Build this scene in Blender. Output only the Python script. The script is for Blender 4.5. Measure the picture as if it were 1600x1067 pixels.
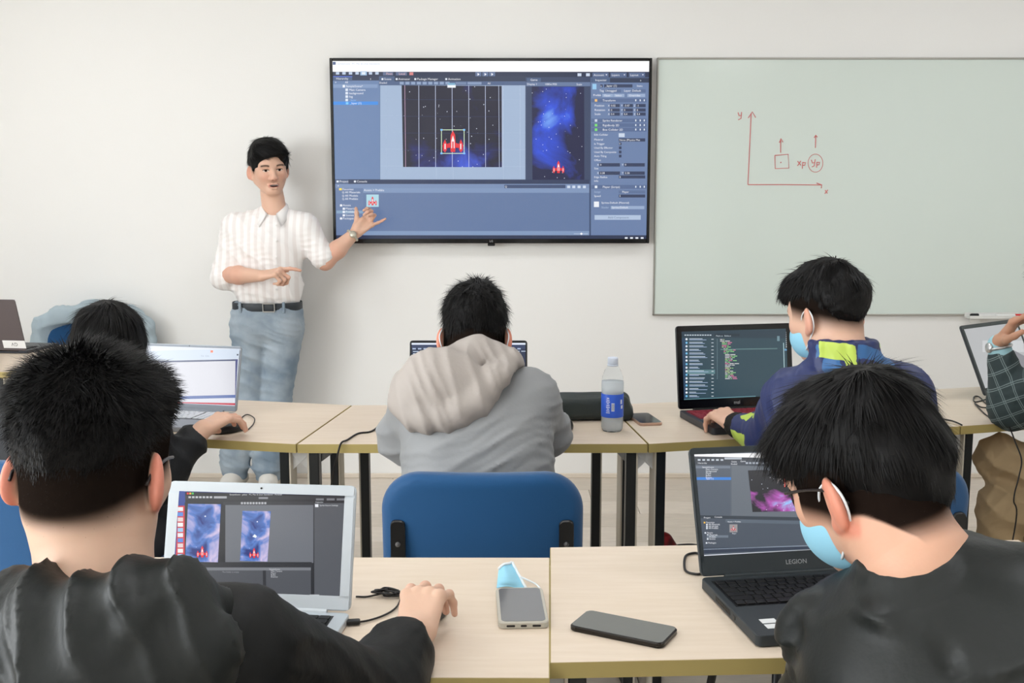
import bpy, math, random
import numpy as np
from mathutils import Vector, Matrix

for o in list(bpy.data.objects):
    bpy.data.objects.remove(o)
scene = bpy.context.scene
col = scene.collection
R = math.radians

# ------------------------------------------------------------------ camera
F, CX, CY, CAMZ = 1700.0, 800.0, 533.5, 1.45
TH = math.atan((CY - 300.0) / F)
ct, st = math.cos(TH), math.sin(TH)
cam_data = bpy.data.cameras.new('camera')
cam_data.sensor_width = 36.0
cam_data.lens = F * 36.0 / 1600.0
cam_data.clip_start = 0.05
cam = bpy.data.objects.new('camera', cam_data)
cam.location = (0, 0, CAMZ)
cam.rotation_euler = (math.pi / 2 - TH, 0, 0)
col.objects.link(cam)
scene.camera = cam

# ------------------------------------------------------------------ light
scene.view_settings.view_transform = 'Standard'
scene.view_settings.look = 'None'
scene.view_settings.gamma = 1.0
scene.view_settings.use_curve_mapping = False
scene.view_settings.exposure = 0.0
world = bpy.data.worlds.new('world')
scene.world = world
world.use_nodes = True
world.node_tree.nodes['Background'].inputs[0].default_value = (0.9, 0.95, 1.0, 1)
world.node_tree.nodes['Background'].inputs[1].default_value = 1.0
LAMP_STRENGTH = 9.0      # ceiling LED panels
WINDOW_WATTS = 80.0      # daylight through each left-hand window


def area(name, loc, rot, sx, sy, watts, colr=(1, 1, 1)):
    d = bpy.data.lights.new(name, 'AREA')
    d.shape = 'RECTANGLE'
    d.size, d.size_y, d.energy, d.color = sx, sy, watts, colr
    o = bpy.data.objects.new(name, d)
    o.location, o.rotation_euler = loc, rot
    col.objects.link(o)
    return o


WALLY = 5.432
RX, RY0, RH = 3.9, -2.6, 2.85
for wy in (-0.9, 1.3):
    area('window_daylight', (-RX + 0.03, wy, 1.65), (0, R(-90), 0), 1.5, 1.5, WINDOW_WATTS, (0.93, 0.97, 1.0))


# ------------------------------------------------------------------ pixel -> place helpers
def ray(px, py):
    x, y = (px - CX) / F, -(py - CY) / F
    return np.array([x, ct + y * st, -st + y * ct])


def PZ(px, py, z):                 # where the sight line meets the level z
    r = ray(px, py)
    p = r * ((z - CAMZ) / r[2]); p[2] += CAMZ
    return p


def PY(px, py, Y):                 # where it meets the upright plane at distance Y
    r = ray(px, py)
    p = r * (Y / r[1]); p[2] += CAMZ
    return p


# ------------------------------------------------------------------ materials
def lin(c):
    out = []
    for v in c[:3]:
        v = v / 255.0
        out.append(v / 12.92 if v <= 0.04045 else ((v + 0.055) / 1.055) ** 2.4)
    return out


MATS = {}


def nodes_of(name):
    m = bpy.data.materials.new(name)
    m.use_nodes = True
    nt = m.node_tree
    return m, nt, nt.nodes['Principled BSDF']


def mat(name, rgb, rough=0.5, metal=0.0, bump=None, var=None, spec=0.5, trans=0.0, ior=1.45, emit=0.0, alpha=1.0, sheen=0.0, stretch=(1, 1, 1), rgb2=None, coat=0.0):
    if name in MATS:
        return MATS[name]
    m, nt, b = nodes_of(name)
    c = lin(rgb)
    b.inputs['Base Color'].default_value = (*c, 1)
    b.inputs['Roughness'].default_value = rough
    b.inputs['Metallic'].default_value = metal
    b.inputs['Specular IOR Level'].default_value = spec
    b.inputs['Transmission Weight'].default_value = trans
    b.inputs['IOR'].default_value = ior
    b.inputs['Alpha'].default_value = alpha
    b.inputs['Sheen Weight'].default_value = sheen
    b.inputs['Coat Weight'].default_value = coat
    if emit:
        b.inputs['Emission Color'].default_value = (*c, 1)
        b.inputs['Emission Strength'].default_value = emit
    if bump or var:
        tc = nt.nodes.new('ShaderNodeTexCoord')
        mp = nt.nodes.new('ShaderNodeMapping')
        mp.inputs['Scale'].default_value = stretch
        nt.links.new(tc.outputs['Object'], mp.inputs['Vector'])
    if var:
        n = nt.nodes.new('ShaderNodeTexNoise')
        n.inputs['Scale'].default_value = var[0]
        n.inputs['Detail'].default_value = 5
        nt.links.new(mp.outputs[0], n.inputs['Vector'])
        r = nt.nodes.new('ShaderNodeValToRGB')
        c2 = lin(rgb2) if rgb2 else [x * (1 - var[1]) for x in c]
        r.color_ramp.elements[0].position = 0.35
        r.color_ramp.elements[1].position = 0.65
        r.color_ramp.elements[0].color = (*c2, 1)
        r.color_ramp.elements[1].color = (*c, 1)
        nt.links.new(n.outputs['Fac'], r.inputs[0])
        nt.links.new(r.outputs[0], b.inputs['Base Color'])
    if bump:
        n = nt.nodes.new('ShaderNodeTexNoise')
        n.inputs['Scale'].default_value = bump[0]
        n.inputs['Detail'].default_value = 4
        nt.links.new(mp.outputs[0], n.inputs['Vector'])
        bp = nt.nodes.new('ShaderNodeBump')
        bp.inputs['Strength'].default_value = bump[1]
        bp.inputs['Distance'].default_value = 0.01
        nt.links.new(n.outputs['Fac'], bp.inputs['Height'])
        nt.links.new(bp.outputs[0], b.inputs['Normal'])
    MATS[name] = m
    return m


def vcol_mat(name, rough=0.5, emit=0.0, sss=0.0, bump=None, spec=0.5):
    if name in MATS:
        return MATS[name]
    m, nt, b = nodes_of(name)
    a = nt.nodes.new('ShaderNodeAttribute')
    a.attribute_name = 'Col'
    b.inputs['Roughness'].default_value = rough
    b.inputs['Specular IOR Level'].default_value = spec
    if emit:
        b.inputs['Base Color'].default_value = (0.01, 0.01, 0.01, 1)
        b.inputs['Emission Strength'].default_value = emit
        nt.links.new(a.outputs['Color'], b.inputs['Emission Color'])
    else:
        nt.links.new(a.outputs['Color'], b.inputs['Base Color'])
    if sss:
        b.inputs['Subsurface Weight'].default_value = sss
        b.inputs['Subsurface Radius'].default_value = (0.012, 0.005, 0.003)
        b.inputs['Subsurface Scale'].default_value = 0.5
    if bump:
        n = nt.nodes.new('ShaderNodeTexNoise')
        n.inputs['Scale'].default_value = bump[0]
        tc = nt.nodes.new('ShaderNodeTexCoord')
        nt.links.new(tc.outputs['Object'], n.inputs['Vector'])
        bp = nt.nodes.new('ShaderNodeBump')
        bp.inputs['Strength'].default_value = bump[1]
        bp.inputs['Distance'].default_value = 0.005
        nt.links.new(n.outputs['Fac'], bp.inputs['Height'])
        nt.links.new(bp.outputs[0], b.inputs['Normal'])
    MATS[name] = m
    return m


# ------------------------------------------------------------------ objects
def tag(o, label=None, cat=None, group=None, kind=None):
    if label: o['label'] = label
    if cat: o['category'] = cat
    if group: o['group'] = group
    if kind: o['kind'] = kind
    return o


def empty(name, loc, rz=0.0, label=None, cat=None, group=None):
    o = bpy.data.objects.new(name, None)
    o.empty_display_size = 0.05
    o.location = loc
    o.rotation_euler = (0, 0, rz)
    col.objects.link(o)
    return tag(o, label, cat, group)


def mesh_obj(name, verts, faces, m, parent=None, smooth=False, cols=None, off=None):
    me = bpy.data.meshes.new(name)
    v = np.asarray(verts, dtype=np.float64).reshape(-1, 3)
    if off is not None:
        v = v - np.asarray(off)
    if isinstance(faces, np.ndarray):
        nf, k = faces.shape
        me.vertices.add(len(v)); me.vertices.foreach_set('co', v.astype(np.float32).ravel())
        me.loops.add(nf * k); me.loops.foreach_set('vertex_index', faces.astype(np.int32).ravel())
        me.polygons.add(nf)
        me.polygons.foreach_set('loop_start', np.arange(0, nf * k, k, dtype=np.int32))
        me.polygons.foreach_set('loop_total', np.full(nf, k, dtype=np.int32))
        me.update(calc_edges=True)
    else:
        me.from_pydata(v.tolist(), [], faces)
    me.validate()
    if smooth:
        me.polygons.foreach_set('use_smooth', np.ones(len(me.polygons), dtype=bool))
    if cols is not None:
        ca = me.color_attributes.new('Col', 'FLOAT_COLOR', 'POINT')
        c4 = np.ones((len(v), 4), np.float32); c4[:, :3] = np.asarray(cols)
        ca.data.foreach_set('color', c4.ravel())
    me.materials.append(m)
    o = bpy.data.objects.new(name, me)
    col.objects.link(o)
    if parent is not None:
        o.parent = parent
    return o


def copy_tree(o, parent=None):
    c = o.copy()
    col.objects.link(c)
    c.parent = parent
    for ch in list(o.children):
        copy_tree(ch, c)
    return c


class MB:
    """collects solids for one mesh"""
    def __init__(s):
        s.v, s.f, s.c = [], [], []

    def add(s, vs, fs, M=None, colr=None):
        n = len(s.v)
        for p in vs:
            p = Vector(p)
            if M is not None: p = M @ p
            s.v.append(tuple(p))
            if colr is not None: s.c.append(colr)
        s.f += [tuple(i + n for i in f) for f in fs]
        return s

    def box(s, c, size, M=None, bev=0.0):
        x, y, z = (d / 2 for d in size)
        b = min(bev, x * .9, y * .9, z * .9)
        if b <= 0:
            vs = [(c[0] + i * x, c[1] + j * y, c[2] + k * z) for k in (-1, 1) for j in (-1, 1) for i in (-1, 1)]
            fs = [(0, 2, 3, 1), (4, 5, 7, 6), (0, 1, 5, 4), (2, 6, 7, 3), (0, 4, 6, 2), (1, 3, 7, 5)]
            return s.add(vs, fs, M)
        # chamfered box: prism rings in z
        def ring(xx, yy, zz):
            cx = min(b, xx); 
            return [(c[0] + px, c[1] + py, c[2] + zz) for px, py in
                    ((-xx + b, -yy), (xx - b, -yy), (xx, -yy + b), (xx, yy - b), (xx - b, yy), (-xx + b, yy), (-xx, yy - b), (-xx, -yy + b))]
        rs = [ring(x - b * .7, y - b * .7, -z), ring(x, y, -z + b), ring(x, y, z - b), ring(x - b * .7, y - b * .7, z)]
        vs = sum(rs, [])
        fs = [tuple(range(7, -1, -1)), tuple(range(24, 32))]
        for k in range(3):
            for i in range(8):
                j = (i + 1) % 8
                fs.append((k * 8 + i, k * 8 + j, k * 8 + 8 + j, k * 8 + 8 + i))
        return s.add(vs, fs, M)

    def prism(s, poly, z0, z1, M=None, bev=0.0):
        n = len(poly)
        if bev:
            cx = sum(p[0] for p in poly) / n; cy = sum(p[1] for p in poly) / n
            def sh(d):
                out = []
                for (px, py) in poly:
                    L = math.hypot(px - cx, py - cy) or 1
                    out.append((px - (px - cx) / L * d, py - (py - cy) / L * d))
                return out
            rings = [(sh(bev), z0), (poly, z0 + bev), (poly, z1 - bev), (sh(bev), z1)]
        else:
            rings = [(poly, z0), (poly, z1)]
        vs = [(px, py, z) for ring, z in rings for px, py in ring]
        fs = [tuple(range(n - 1, -1, -1)), tuple(range((len(rings) - 1) * n, len(rings) * n))]
        for k in range(len(rings) - 1):
            for i in range(n):
                j = (i + 1) % n
                fs.append((k * n + i, k * n + j, k * n + n + j, k * n + n + i))
        return s.add(vs, fs, M)

    def tube(s, pts, r, seg=8, M=None, closed=False):
        P = [Vector(p) for p in pts]
        n = len(P)
        rr = r if hasattr(r, '__len__') else [r] * n
        up = None
        vs, fs = [], []
        for i, p in enumerate(P):
            if closed: t = P[(i + 1) % n] - P[i - 1]
            else: t = P[min(i + 1, n - 1)] - P[max(i - 1, 0)]
            if t.length < 1e-9: t = Vector((0, 0, 1))
            t.normalize()
            if up is None:
                up = Vector((0, 0, 1)) if abs(t.z) < .9 else Vector((1, 0, 0))
            a = t.cross(up)
            if a.length < 1e-6: a = t.orthogonal()
            a.normalize(); up = a.cross(t).normalized()
            for k in range(seg):
                w = 2 * math.pi * k / seg
                vs.append(p + (a * math.cos(w) + up * math.sin(w)) * rr[i])
        m = n if closed else n - 1
        for i in range(m):
            for k in range(seg):
                j = (i + 1) % n; q = (k + 1) % seg
                fs.append((i * seg + k, i * seg + q, j * seg + q, j * seg + k))
        if not closed:
            fs.append(tuple(range(seg - 1, -1, -1)))
            fs.append(tuple((n - 1) * seg + k for k in range(seg)))
        return s.add(vs, fs, M)

    def lathe(s, prof, seg=32, M=None, caps=True):
        vs = [(r * math.cos(2 * math.pi * k / seg), r * math.sin(2 * math.pi * k / seg), z) for r, z in prof for k in range(seg)]
        fs = []
        for i in range(len(prof) - 1):
            for k in range(seg):
                q = (k + 1) % seg
                fs.append((i * seg + k, i * seg + q, (i + 1) * seg + q, (i + 1) * seg + k))
        if caps:
            fs.append(tuple(range(seg - 1, -1, -1)))
            fs.append(tuple((len(prof) - 1) * seg + k for k in range(seg)))
        return s.add(vs, fs, M)

    def build(s, name, m, parent=None, smooth=False):
        return mesh_obj(name, s.v, s.f, m, parent, smooth, cols=s.c if s.c else None)


def rrect(w, h, r, n=5, cx=0, cy=0):
    out = []
    for (sx, sy, a0) in ((1, 1, 0), (-1, 1, 90), (-1, -1, 180), (1, -1, 270)):
        for i in range(n + 1):
            a = R(a0 + 90 * i / n)
            out.append((cx + sx * (w / 2 - r) + r * math.cos(a), cy + sy * (h / 2 - r) + r * math.sin(a)))
    return out


def spline(pts, n=8):
    """Catmull-Rom through the points"""
    P = [np.asarray(p, float) for p in pts]
    P = [2 * P[0] - P[1]] + P + [2 * P[-1] - P[-2]]
    out = []
    for i in range(1, len(P) - 2):
        a, b, c, d = P[i - 1:i + 3]
        for k in range(n):
            t = k / n
            out.append(.5 * ((2 * b) + (c - a) * t + (2 * a - 5 * b + 4 * c - d) * t * t + (3 * b - a - 3 * c + d) * t ** 3))
    out.append(P[-2])
    return [tuple(p) for p in out]


# ------------------------------------------------------------------ smooth solids (distance fields, polygonised)
def nrm(v):
    v = np.asarray(v, float)
    return v / (np.linalg.norm(v) + 1e-12)


class Sdf:
    def __init__(s, h):
        s.h, s.p, s.post = h, [], []

    def cone(s, a, b, r1, r2=None, k=.01, op='add'):
        a, b = np.asarray(a, float), np.asarray(b, float)
        r2 = r1 if r2 is None else r2
        m = max(r1, r2)
        lo, hi = np.minimum(a, b) - m, np.maximum(a, b) + m
        ba = b - a; L2 = float(ba @ ba) + 1e-12

        def f(X, Y, Z):
            t = np.clip(((X - a[0]) * ba[0] + (Y - a[1]) * ba[1] + (Z - a[2]) * ba[2]) / L2, 0, 1)
            d = np.sqrt((X - a[0] - t * ba[0]) ** 2 + (Y - a[1] - t * ba[1]) ** 2 + (Z - a[2] - t * ba[2]) ** 2)
            return d - (r1 + (r2 - r1) * t)
        s.p.append((lo, hi, f, k, op)); return s

    def path(s, pts, rs, k=.01, op='add'):
        for i in range(len(pts) - 1):
            s.cone(pts[i], pts[i + 1], rs[i], rs[i + 1], k, op)
        return s

    def ell(s, c, r, Rm=None, k=.01, op='add'):
        c, r = np.asarray(c, float), np.asarray(r, float)
        Rm = np.eye(3) if Rm is None else np.asarray(Rm, float)     # columns = axes
        e = np.sqrt(((Rm * r) ** 2).sum(1))

        def f(X, Y, Z):
            x, y, z = X - c[0], Y - c[1], Z - c[2]
            u = x * Rm[0, 0] + y * Rm[1, 0] + z * Rm[2, 0]
            v = x * Rm[0, 1] + y * Rm[1, 1] + z * Rm[2, 1]
            w = x * Rm[0, 2] + y * Rm[1, 2] + z * Rm[2, 2]
            k0 = np.sqrt((u / r[0]) ** 2 + (v / r[1]) ** 2 + (w / r[2]) ** 2)
            k1 = np.sqrt((u / r[0] ** 2) ** 2 + (v / r[1] ** 2) ** 2 + (w / r[2] ** 2) ** 2) + 1e-9
            return k0 * (k0 - 1) / k1
        s.p.append((c - e, c + e, f, k, op)); return s

    def box(s, c, half, rad=.01, Rm=None, k=.01, op='add'):
        c, half = np.asarray(c, float), np.asarray(half, float)
        Rm = np.eye(3) if Rm is None else np.asarray(Rm, float)
        e = (np.abs(Rm) * half).sum(1)

        def f(X, Y, Z):
            x, y, z = X - c[0], Y - c[1], Z - c[2]
            q = [np.abs(x * Rm[0, i] + y * Rm[1, i] + z * Rm[2, i]) - half[i] + rad for i in range(3)]
            out = np.sqrt(np.maximum(q[0], 0) ** 2 + np.maximum(q[1], 0) ** 2 + np.maximum(q[2], 0) ** 2)
            return out + np.minimum(np.maximum(q[0], np.maximum(q[1], q[2])), 0) - rad
        s.p.append((c - e, c + e, f, k, op)); return s

    def func(s, lo, hi, f, k=.005, op='add'):
        s.p.append((np.asarray(lo, float), np.asarray(hi, float), f, k, op)); return s

    def disp(s, f, band=.03):
        s.post.append((f, band)); return s

    def mesh(s):
        h = s.h
        adds = [p for p in s.p if p[4] == 'add']
        lo = np.min([p[0] for p in adds], 0) - 4 * h - .012
        hi = np.max([p[1] for p in adds], 0) + 4 * h + .012
        n = np.ceil((hi - lo) / h).astype(int) + 1
        ax = [(lo[i] + h * np.arange(n[i])).astype(np.float32) for i in range(3)]
        Fd = np.full(n, 1.0, np.float32)
        for (l, u, f, k, op) in s.p:
            mg = k + 3 * h
            if op == 'and':
                i0, i1 = np.zeros(3, int), n
            else:
                i0 = np.clip(np.floor((l - mg - lo) / h).astype(int), 0, n)
                i1 = np.clip(np.ceil((u + mg - lo) / h).astype(int) + 1, 0, n)
            if np.any(i1 <= i0): continue
            sl = tuple(slice(a, b) for a, b in zip(i0, i1))
            X = ax[0][sl[0]][:, None, None]; Y = ax[1][sl[1]][None, :, None]; Z = ax[2][sl[2]][None, None, :]
            d = np.asarray(f(X, Y, Z), np.float32)
            a = Fd[sl]
            d = np.broadcast_to(d, a.shape)
            if op == 'add':
                g = np.maximum(k - np.abs(a - d), 0) / max(k, 1e-6)
                Fd[sl] = np.minimum(a, d) - g * g * k * .25
            else:
                if op == 'sub': d = -d
                g = np.maximum(k - np.abs(a - d), 0) / max(k, 1e-6)
                Fd[sl] = np.maximum(a, d) + g * g * k * .25
        for f, band in s.post:
            idx = np.nonzero(np.abs(Fd) < band)
            Fd[idx] -= f(ax[0][idx[0]], ax[1][idx[1]], ax[2][idx[2]]).astype(np.float32)
        # naive surface nets
        S = Fd < 0
        c = np.zeros(n - 1, np.int8)
        for i in (0, 1):
            for j in (0, 1):
                for k in (0, 1):
                    c += S[i:n[0] - 1 + i, j:n[1] - 1 + j, k:n[2] - 1 + k]
        cells = np.nonzero((c > 0) & (c < 8))
        N = len(cells[0])
        vid = np.full(n - 1, -1, np.int32); vid[cells] = np.arange(N)
        acc = np.zeros((N, 3)); cnt = np.zeros(N)
        corners = [(i, j, k) for i in (0, 1) for j in (0, 1) for k in (0, 1)]
        val = {q: Fd[cells[0] + q[0], cells[1] + q[1], cells[2] + q[2]] for q in corners}
        for q in corners:
            for d in range(3):
                if q[d] == 0:
                    q2 = tuple(1 if t == d else q[t] for t in range(3))
                    va, vb = val[q], val[q2]
                    mk = (va < 0) != (vb < 0)
                    t = np.where(mk, va / np.where(mk, va - vb, 1), 0)
                    pos = np.zeros((N, 3)); pos[:] = q
                    pos[:, d] += t
                    acc += pos * mk[:, None]; cnt += mk
        V = (np.stack(cells, 1) + acc / cnt[:, None]) * h + lo
        quads = []
        for d in range(3):
            e1, e2 = (d + 1) % 3, (d + 2) % 3
            A = S[tuple(slice(0, n[t] - 1) if t == d else slice(1, n[t] - 1) for t in range(3))]
            B = S[tuple(slice(1, n[t]) if t == d else slice(1, n[t] - 1) for t in range(3))]
            for flag in (0, 1):
                mk = (A & ~B) if flag == 0 else (~A & B)
                I = np.stack(np.nonzero(mk), 1)
                if not len(I): continue
                for t in range(3):
                    if t != d: I[:, t] += 1
                def cell(o1, o2):
                    J = I.copy(); J[:, e1] -= o1; J[:, e2] -= o2
                    return vid[J[:, 0], J[:, 1], J[:, 2]]
                q = np.stack([cell(1, 1), cell(0, 1), cell(0, 0), cell(1, 0)], 1)
                if flag: q = q[:, ::-1]
                quads.append(q)
        Q = np.concatenate(quads)
        Q = Q[(Q >= 0).all(1)]
        a, b, c2 = V[Q[:, 0]], V[Q[:, 1]], V[Q[:, 2]]
        if np.einsum('ij,ij->', a - V.mean(0), np.cross(b - a, c2 - a)) < 0:
            Q = Q[:, ::-1]
        return V, np.ascontiguousarray(Q)


def waves(seed, freq, n=4):
    rg = np.random.RandomState(seed)
    K = rg.normal(size=(n, 3)); K /= np.linalg.norm(K, axis=1)[:, None]
    K *= freq * rg.uniform(.6, 1.5, n)[:, None]
    ph = rg.uniform(0, 6.28, n)

    def f(x, y, z):
        o = 0
        for i in range(n):
            o = o + np.sin(K[i, 0] * x + K[i, 1] * y + K[i, 2] * z + ph[i])
        return o / n * 1.4
    return f


def cloth(seed, amp=.004, wave=.045, d=None, warp=1.0, cover=.5):
    """soft creases about `wave` metres apart running across direction d, fading in and out"""
    w1, w2, w3 = waves(seed, .45 / wave, 4), waves(seed + 1, .75 / wave, 4), waves(seed + 2, 2.2 / wave, 4)
    if d is None:
        rg = np.random.RandomState(seed + 5)
        d = rg.normal(size=3)
    d = nrm(d) * (math.pi / wave)

    def f(x, y, z):
        ph = d[0] * x + d[1] * y + d[2] * z + warp * (3.2 * w1(x, y, z) + .7 * w3(x, y, z))
        rid = 1 - np.abs(np.sin(ph)) ** .7
        return amp * (rid * 1.7 - .5) * np.clip(w2(x, y, z) + cover, 0, 1.2)
    return f


def creases(strokes):
    """raised or sunk folds along given 3-D lines (a, b, width, height)"""
    def f(x, y, z):
        o = np.zeros_like(x)
        for a, b, w, amp in strokes:
            a = np.asarray(a, float); ba = np.asarray(b, float) - a
            t = np.clip(((x - a[0]) * ba[0] + (y - a[1]) * ba[1] + (z - a[2]) * ba[2]) / (ba @ ba + 1e-9), 0, 1)
            d2 = (x - a[0] - t * ba[0]) ** 2 + (y - a[1] - t * ba[1]) ** 2 + (z - a[2] - t * ba[2]) ** 2
            o = o + amp * np.exp(-d2 / (w * w)) * (np.sin(np.pi * np.clip(t, .04, .96)) ** .5)
        return o
    return f


def join(chunks):
    V, Q, Cc, n = [], [], [], 0
    for v, q, c in chunks:
        V.append(v); Q.append(q + n); n += len(v)
        Cc.append(np.broadcast_to(np.asarray(c, float), (len(v), 3)))
    return np.concatenate(V), np.concatenate(Q), np.concatenate(Cc)

# ================================================================== the room
M_wall = mat('wall_paint', (240, 239, 236), .75, bump=(180, .04))
M_ceil = mat('ceiling_paint', (240, 240, 238), .8)


def struct(name, mb, m, parent=None):
    o = mb.build(name, m, parent)
    if parent is None: o['kind'] = 'structure'
    return o


T = .12
struct('wall_front', MB().box((0, WALLY + T / 2, RH / 2), (2 * RX + 2 * T, T, RH)), M_wall)
struct('wall_back', MB().box((0, RY0 - T / 2, RH / 2), (2 * RX + 2 * T, T, RH)), M_wall)
struct('wall_right', MB().box((RX + T / 2, (WALLY + RY0) / 2, RH / 2), (T, WALLY - RY0, RH)), M_wall)
# left wall with two window openings
mb = MB()
ys = [RY0, -1.65, -.15, .55, 2.05, WALLY]
for i in range(0, 5, 2):
    mb.box((-RX - T / 2, (ys[i] + ys[i + 1]) / 2, RH / 2), (T, ys[i + 1] - ys[i], RH))
for i in (1, 3):
    mb.box((-RX - T / 2, (ys[i] + ys[i + 1]) / 2, .45), (T, ys[i + 1] - ys[i], .9))
    mb.box((-RX - T / 2, (ys[i] + ys[i + 1]) / 2, 2.4 + .225), (T, ys[i + 1] - ys[i], .45))
struct('wall_left', mb, M_wall)
M_frame = mat('window_frame_white', (235, 235, 235), .4)
M_pane = mat('window_pane_bright', (245, 250, 255), .3, emit=1.2)
for n, i in enumerate((1, 3)):
    yc = (ys[i] + ys[i + 1]) / 2
    mb = MB()
    for s_ in (-1, 1):
        mb.box((-RX - .06, yc + s_ * .72, 1.65), (.05, .06, 1.5))
        mb.box((-RX - .06, yc, 1.65 + s_ * .72), (.05, 1.5, .06))
    mb.box((-RX - .06, yc, 1.65), (.05, .05, 1.5))
    w = struct('window_%d' % (n + 1), mb, M_frame)
    for s_ in (-1, 1):
        MB().box((-RX - .075, yc + s_ * .36, 1.65), (.008, .67, 1.4)).build('pane', M_pane, w)
struct('ceiling', MB().box((0, (WALLY + RY0) / 2, RH + .05), (2 * RX + 2 * T, WALLY - RY0 + 2 * T, .1)), M_ceil)
# floor slab with separate planks on it
fl = struct('floor', MB().box((0, (WALLY + RY0) / 2, -.06), (2 * RX + 2 * T, WALLY - RY0 + 2 * T, .1)), mat('floor_joint', (178, 166, 150), .8))


def plank_mat(i, rgb):
    return mat('whitewashed_plank_%d' % i, rgb, .42, var=(9, .1), stretch=(1.2, 9, 9), bump=(60, .05))


PM = [plank_mat(i, c) for i, c in enumerate([(218, 206, 190), (224, 212, 197), (212, 200, 184), (220, 209, 195)])]
rng = random.Random(4)
PL, PWD = 1.32, .20
pm_cache = {}
row = 0
y = RY0
while y < WALLY - .002:
    w = min(PWD, WALLY - y)
    x = -RX - rng.uniform(0, PL)
    while x < RX:
        a, b = max(x, -RX), min(x + PL, RX)
        if b - a > .02:
            key = (round(b - a, 3), round(w, 3), rng.randrange(4))
            if key not in pm_cache:
                o = MB().box((0, 0, -.004), (key[0] - .0025, w - .0025, .012), bev=.0012).build('plank', PM[key[2]], fl)
                pm_cache[key] = o.data
            else:
                o = bpy.data.objects.new('plank', pm_cache[key]); col.objects.link(o); o.parent = fl
            o.location = ((a + b) / 2, y + w / 2, -.0022)
        x += PL
    y += PWD
struct('baseboard_front', MB().box((0, WALLY - .006, .012), (2 * RX, .012, .024), bev=.003), mat('baseboard_paint', (226, 214, 198), .5))

# ceiling LED panels (real lamps of the room, above and behind the view)
M_led = mat('led_diffuser', (249, 251, 255), .5, emit=LAMP_STRENGTH)
M_ledf = mat('led_frame', (230, 230, 230), .4)
k = 0
names = ['window', 'middle', 'door']
rows = ['near the board wall', 'above the student desks', 'behind the camera']
for j, ly in enumerate((3.9, 1.6, -.9)):
    for i, lx in enumerate((-2.3, 0, 2.3)):
        e = empty('ceiling_light', (lx, ly, RH), 0, 'square white ceiling panel lamp %s, %s column' % (rows[j], names[i]), 'ceiling light', 'ceiling panel lamps')
        mb = MB()
        for s_ in (-1, 1):
            mb.box((s_ * .305, 0, -.012), (.02, .63, .024)); mb.box((0, s_ * .305, -.012), (.59, .02, .024))
        mb.build('frame', M_ledf, e)
        MB().box((0, 0, -.010), (.59, .59, .012)).build('diffuser', M_led, e)

# ================================================================== flat print: glyphs and display pictures
GLYPH = {}


def glyph_mesh(txt):
    cu = bpy.data.curves.new('glyph', 'FONT')
    cu.body = txt; cu.size = 1.0; cu.resolution_u = 2
    ob = bpy.data.objects.new('glyph', cu)
    me = bpy.data.meshes.new_from_object(ob)
    v = np.empty(len(me.vertices) * 3, np.float32); me.vertices.foreach_get('co', v)
    fs = [tuple(p.vertices) for p in me.polygons]
    bpy.data.objects.remove(ob); bpy.data.curves.remove(cu); bpy.data.meshes.remove(me)
    return v.reshape(-1, 3)[:, :2].copy(), fs


def glyph(ch):
    if ch not in GLYPH:
        if ch == ' ':
            GLYPH[ch] = (np.zeros((0, 2)), [], .28)
        else:
            v, f = glyph_mesh(ch)
            w2, _ = glyph_mesh('|' + ch + '|')
            w0, _ = glyph_mesh('||')
            adv = (w2[:, 0].max() - w2[:, 0].min()) - (w0[:, 0].max() - w0[:, 0].min())
            GLYPH[ch] = (v, f, float(adv))
    return GLYPH[ch]


def text_geo(txt, h, bold=0.0):
    """verts (x right, y up, baseline at 0, cap height h), faces, width"""
    k = h / .70
    V, Fs, x, n = [], [], 0.0, 0
    for ch in txt:
        v, f, adv = glyph(ch)
        if len(v):
            V.append(np.stack([v[:, 0] * k + x, v[:, 1] * k], 1)); Fs += [tuple(i + n for i in q) for q in f]; n += len(v)
        x += adv * k
    return (np.concatenate(V) if V else np.zeros((0, 2))), Fs, x


M_disp = vcol_mat('display_pixels', .25, emit=1.0)


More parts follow.
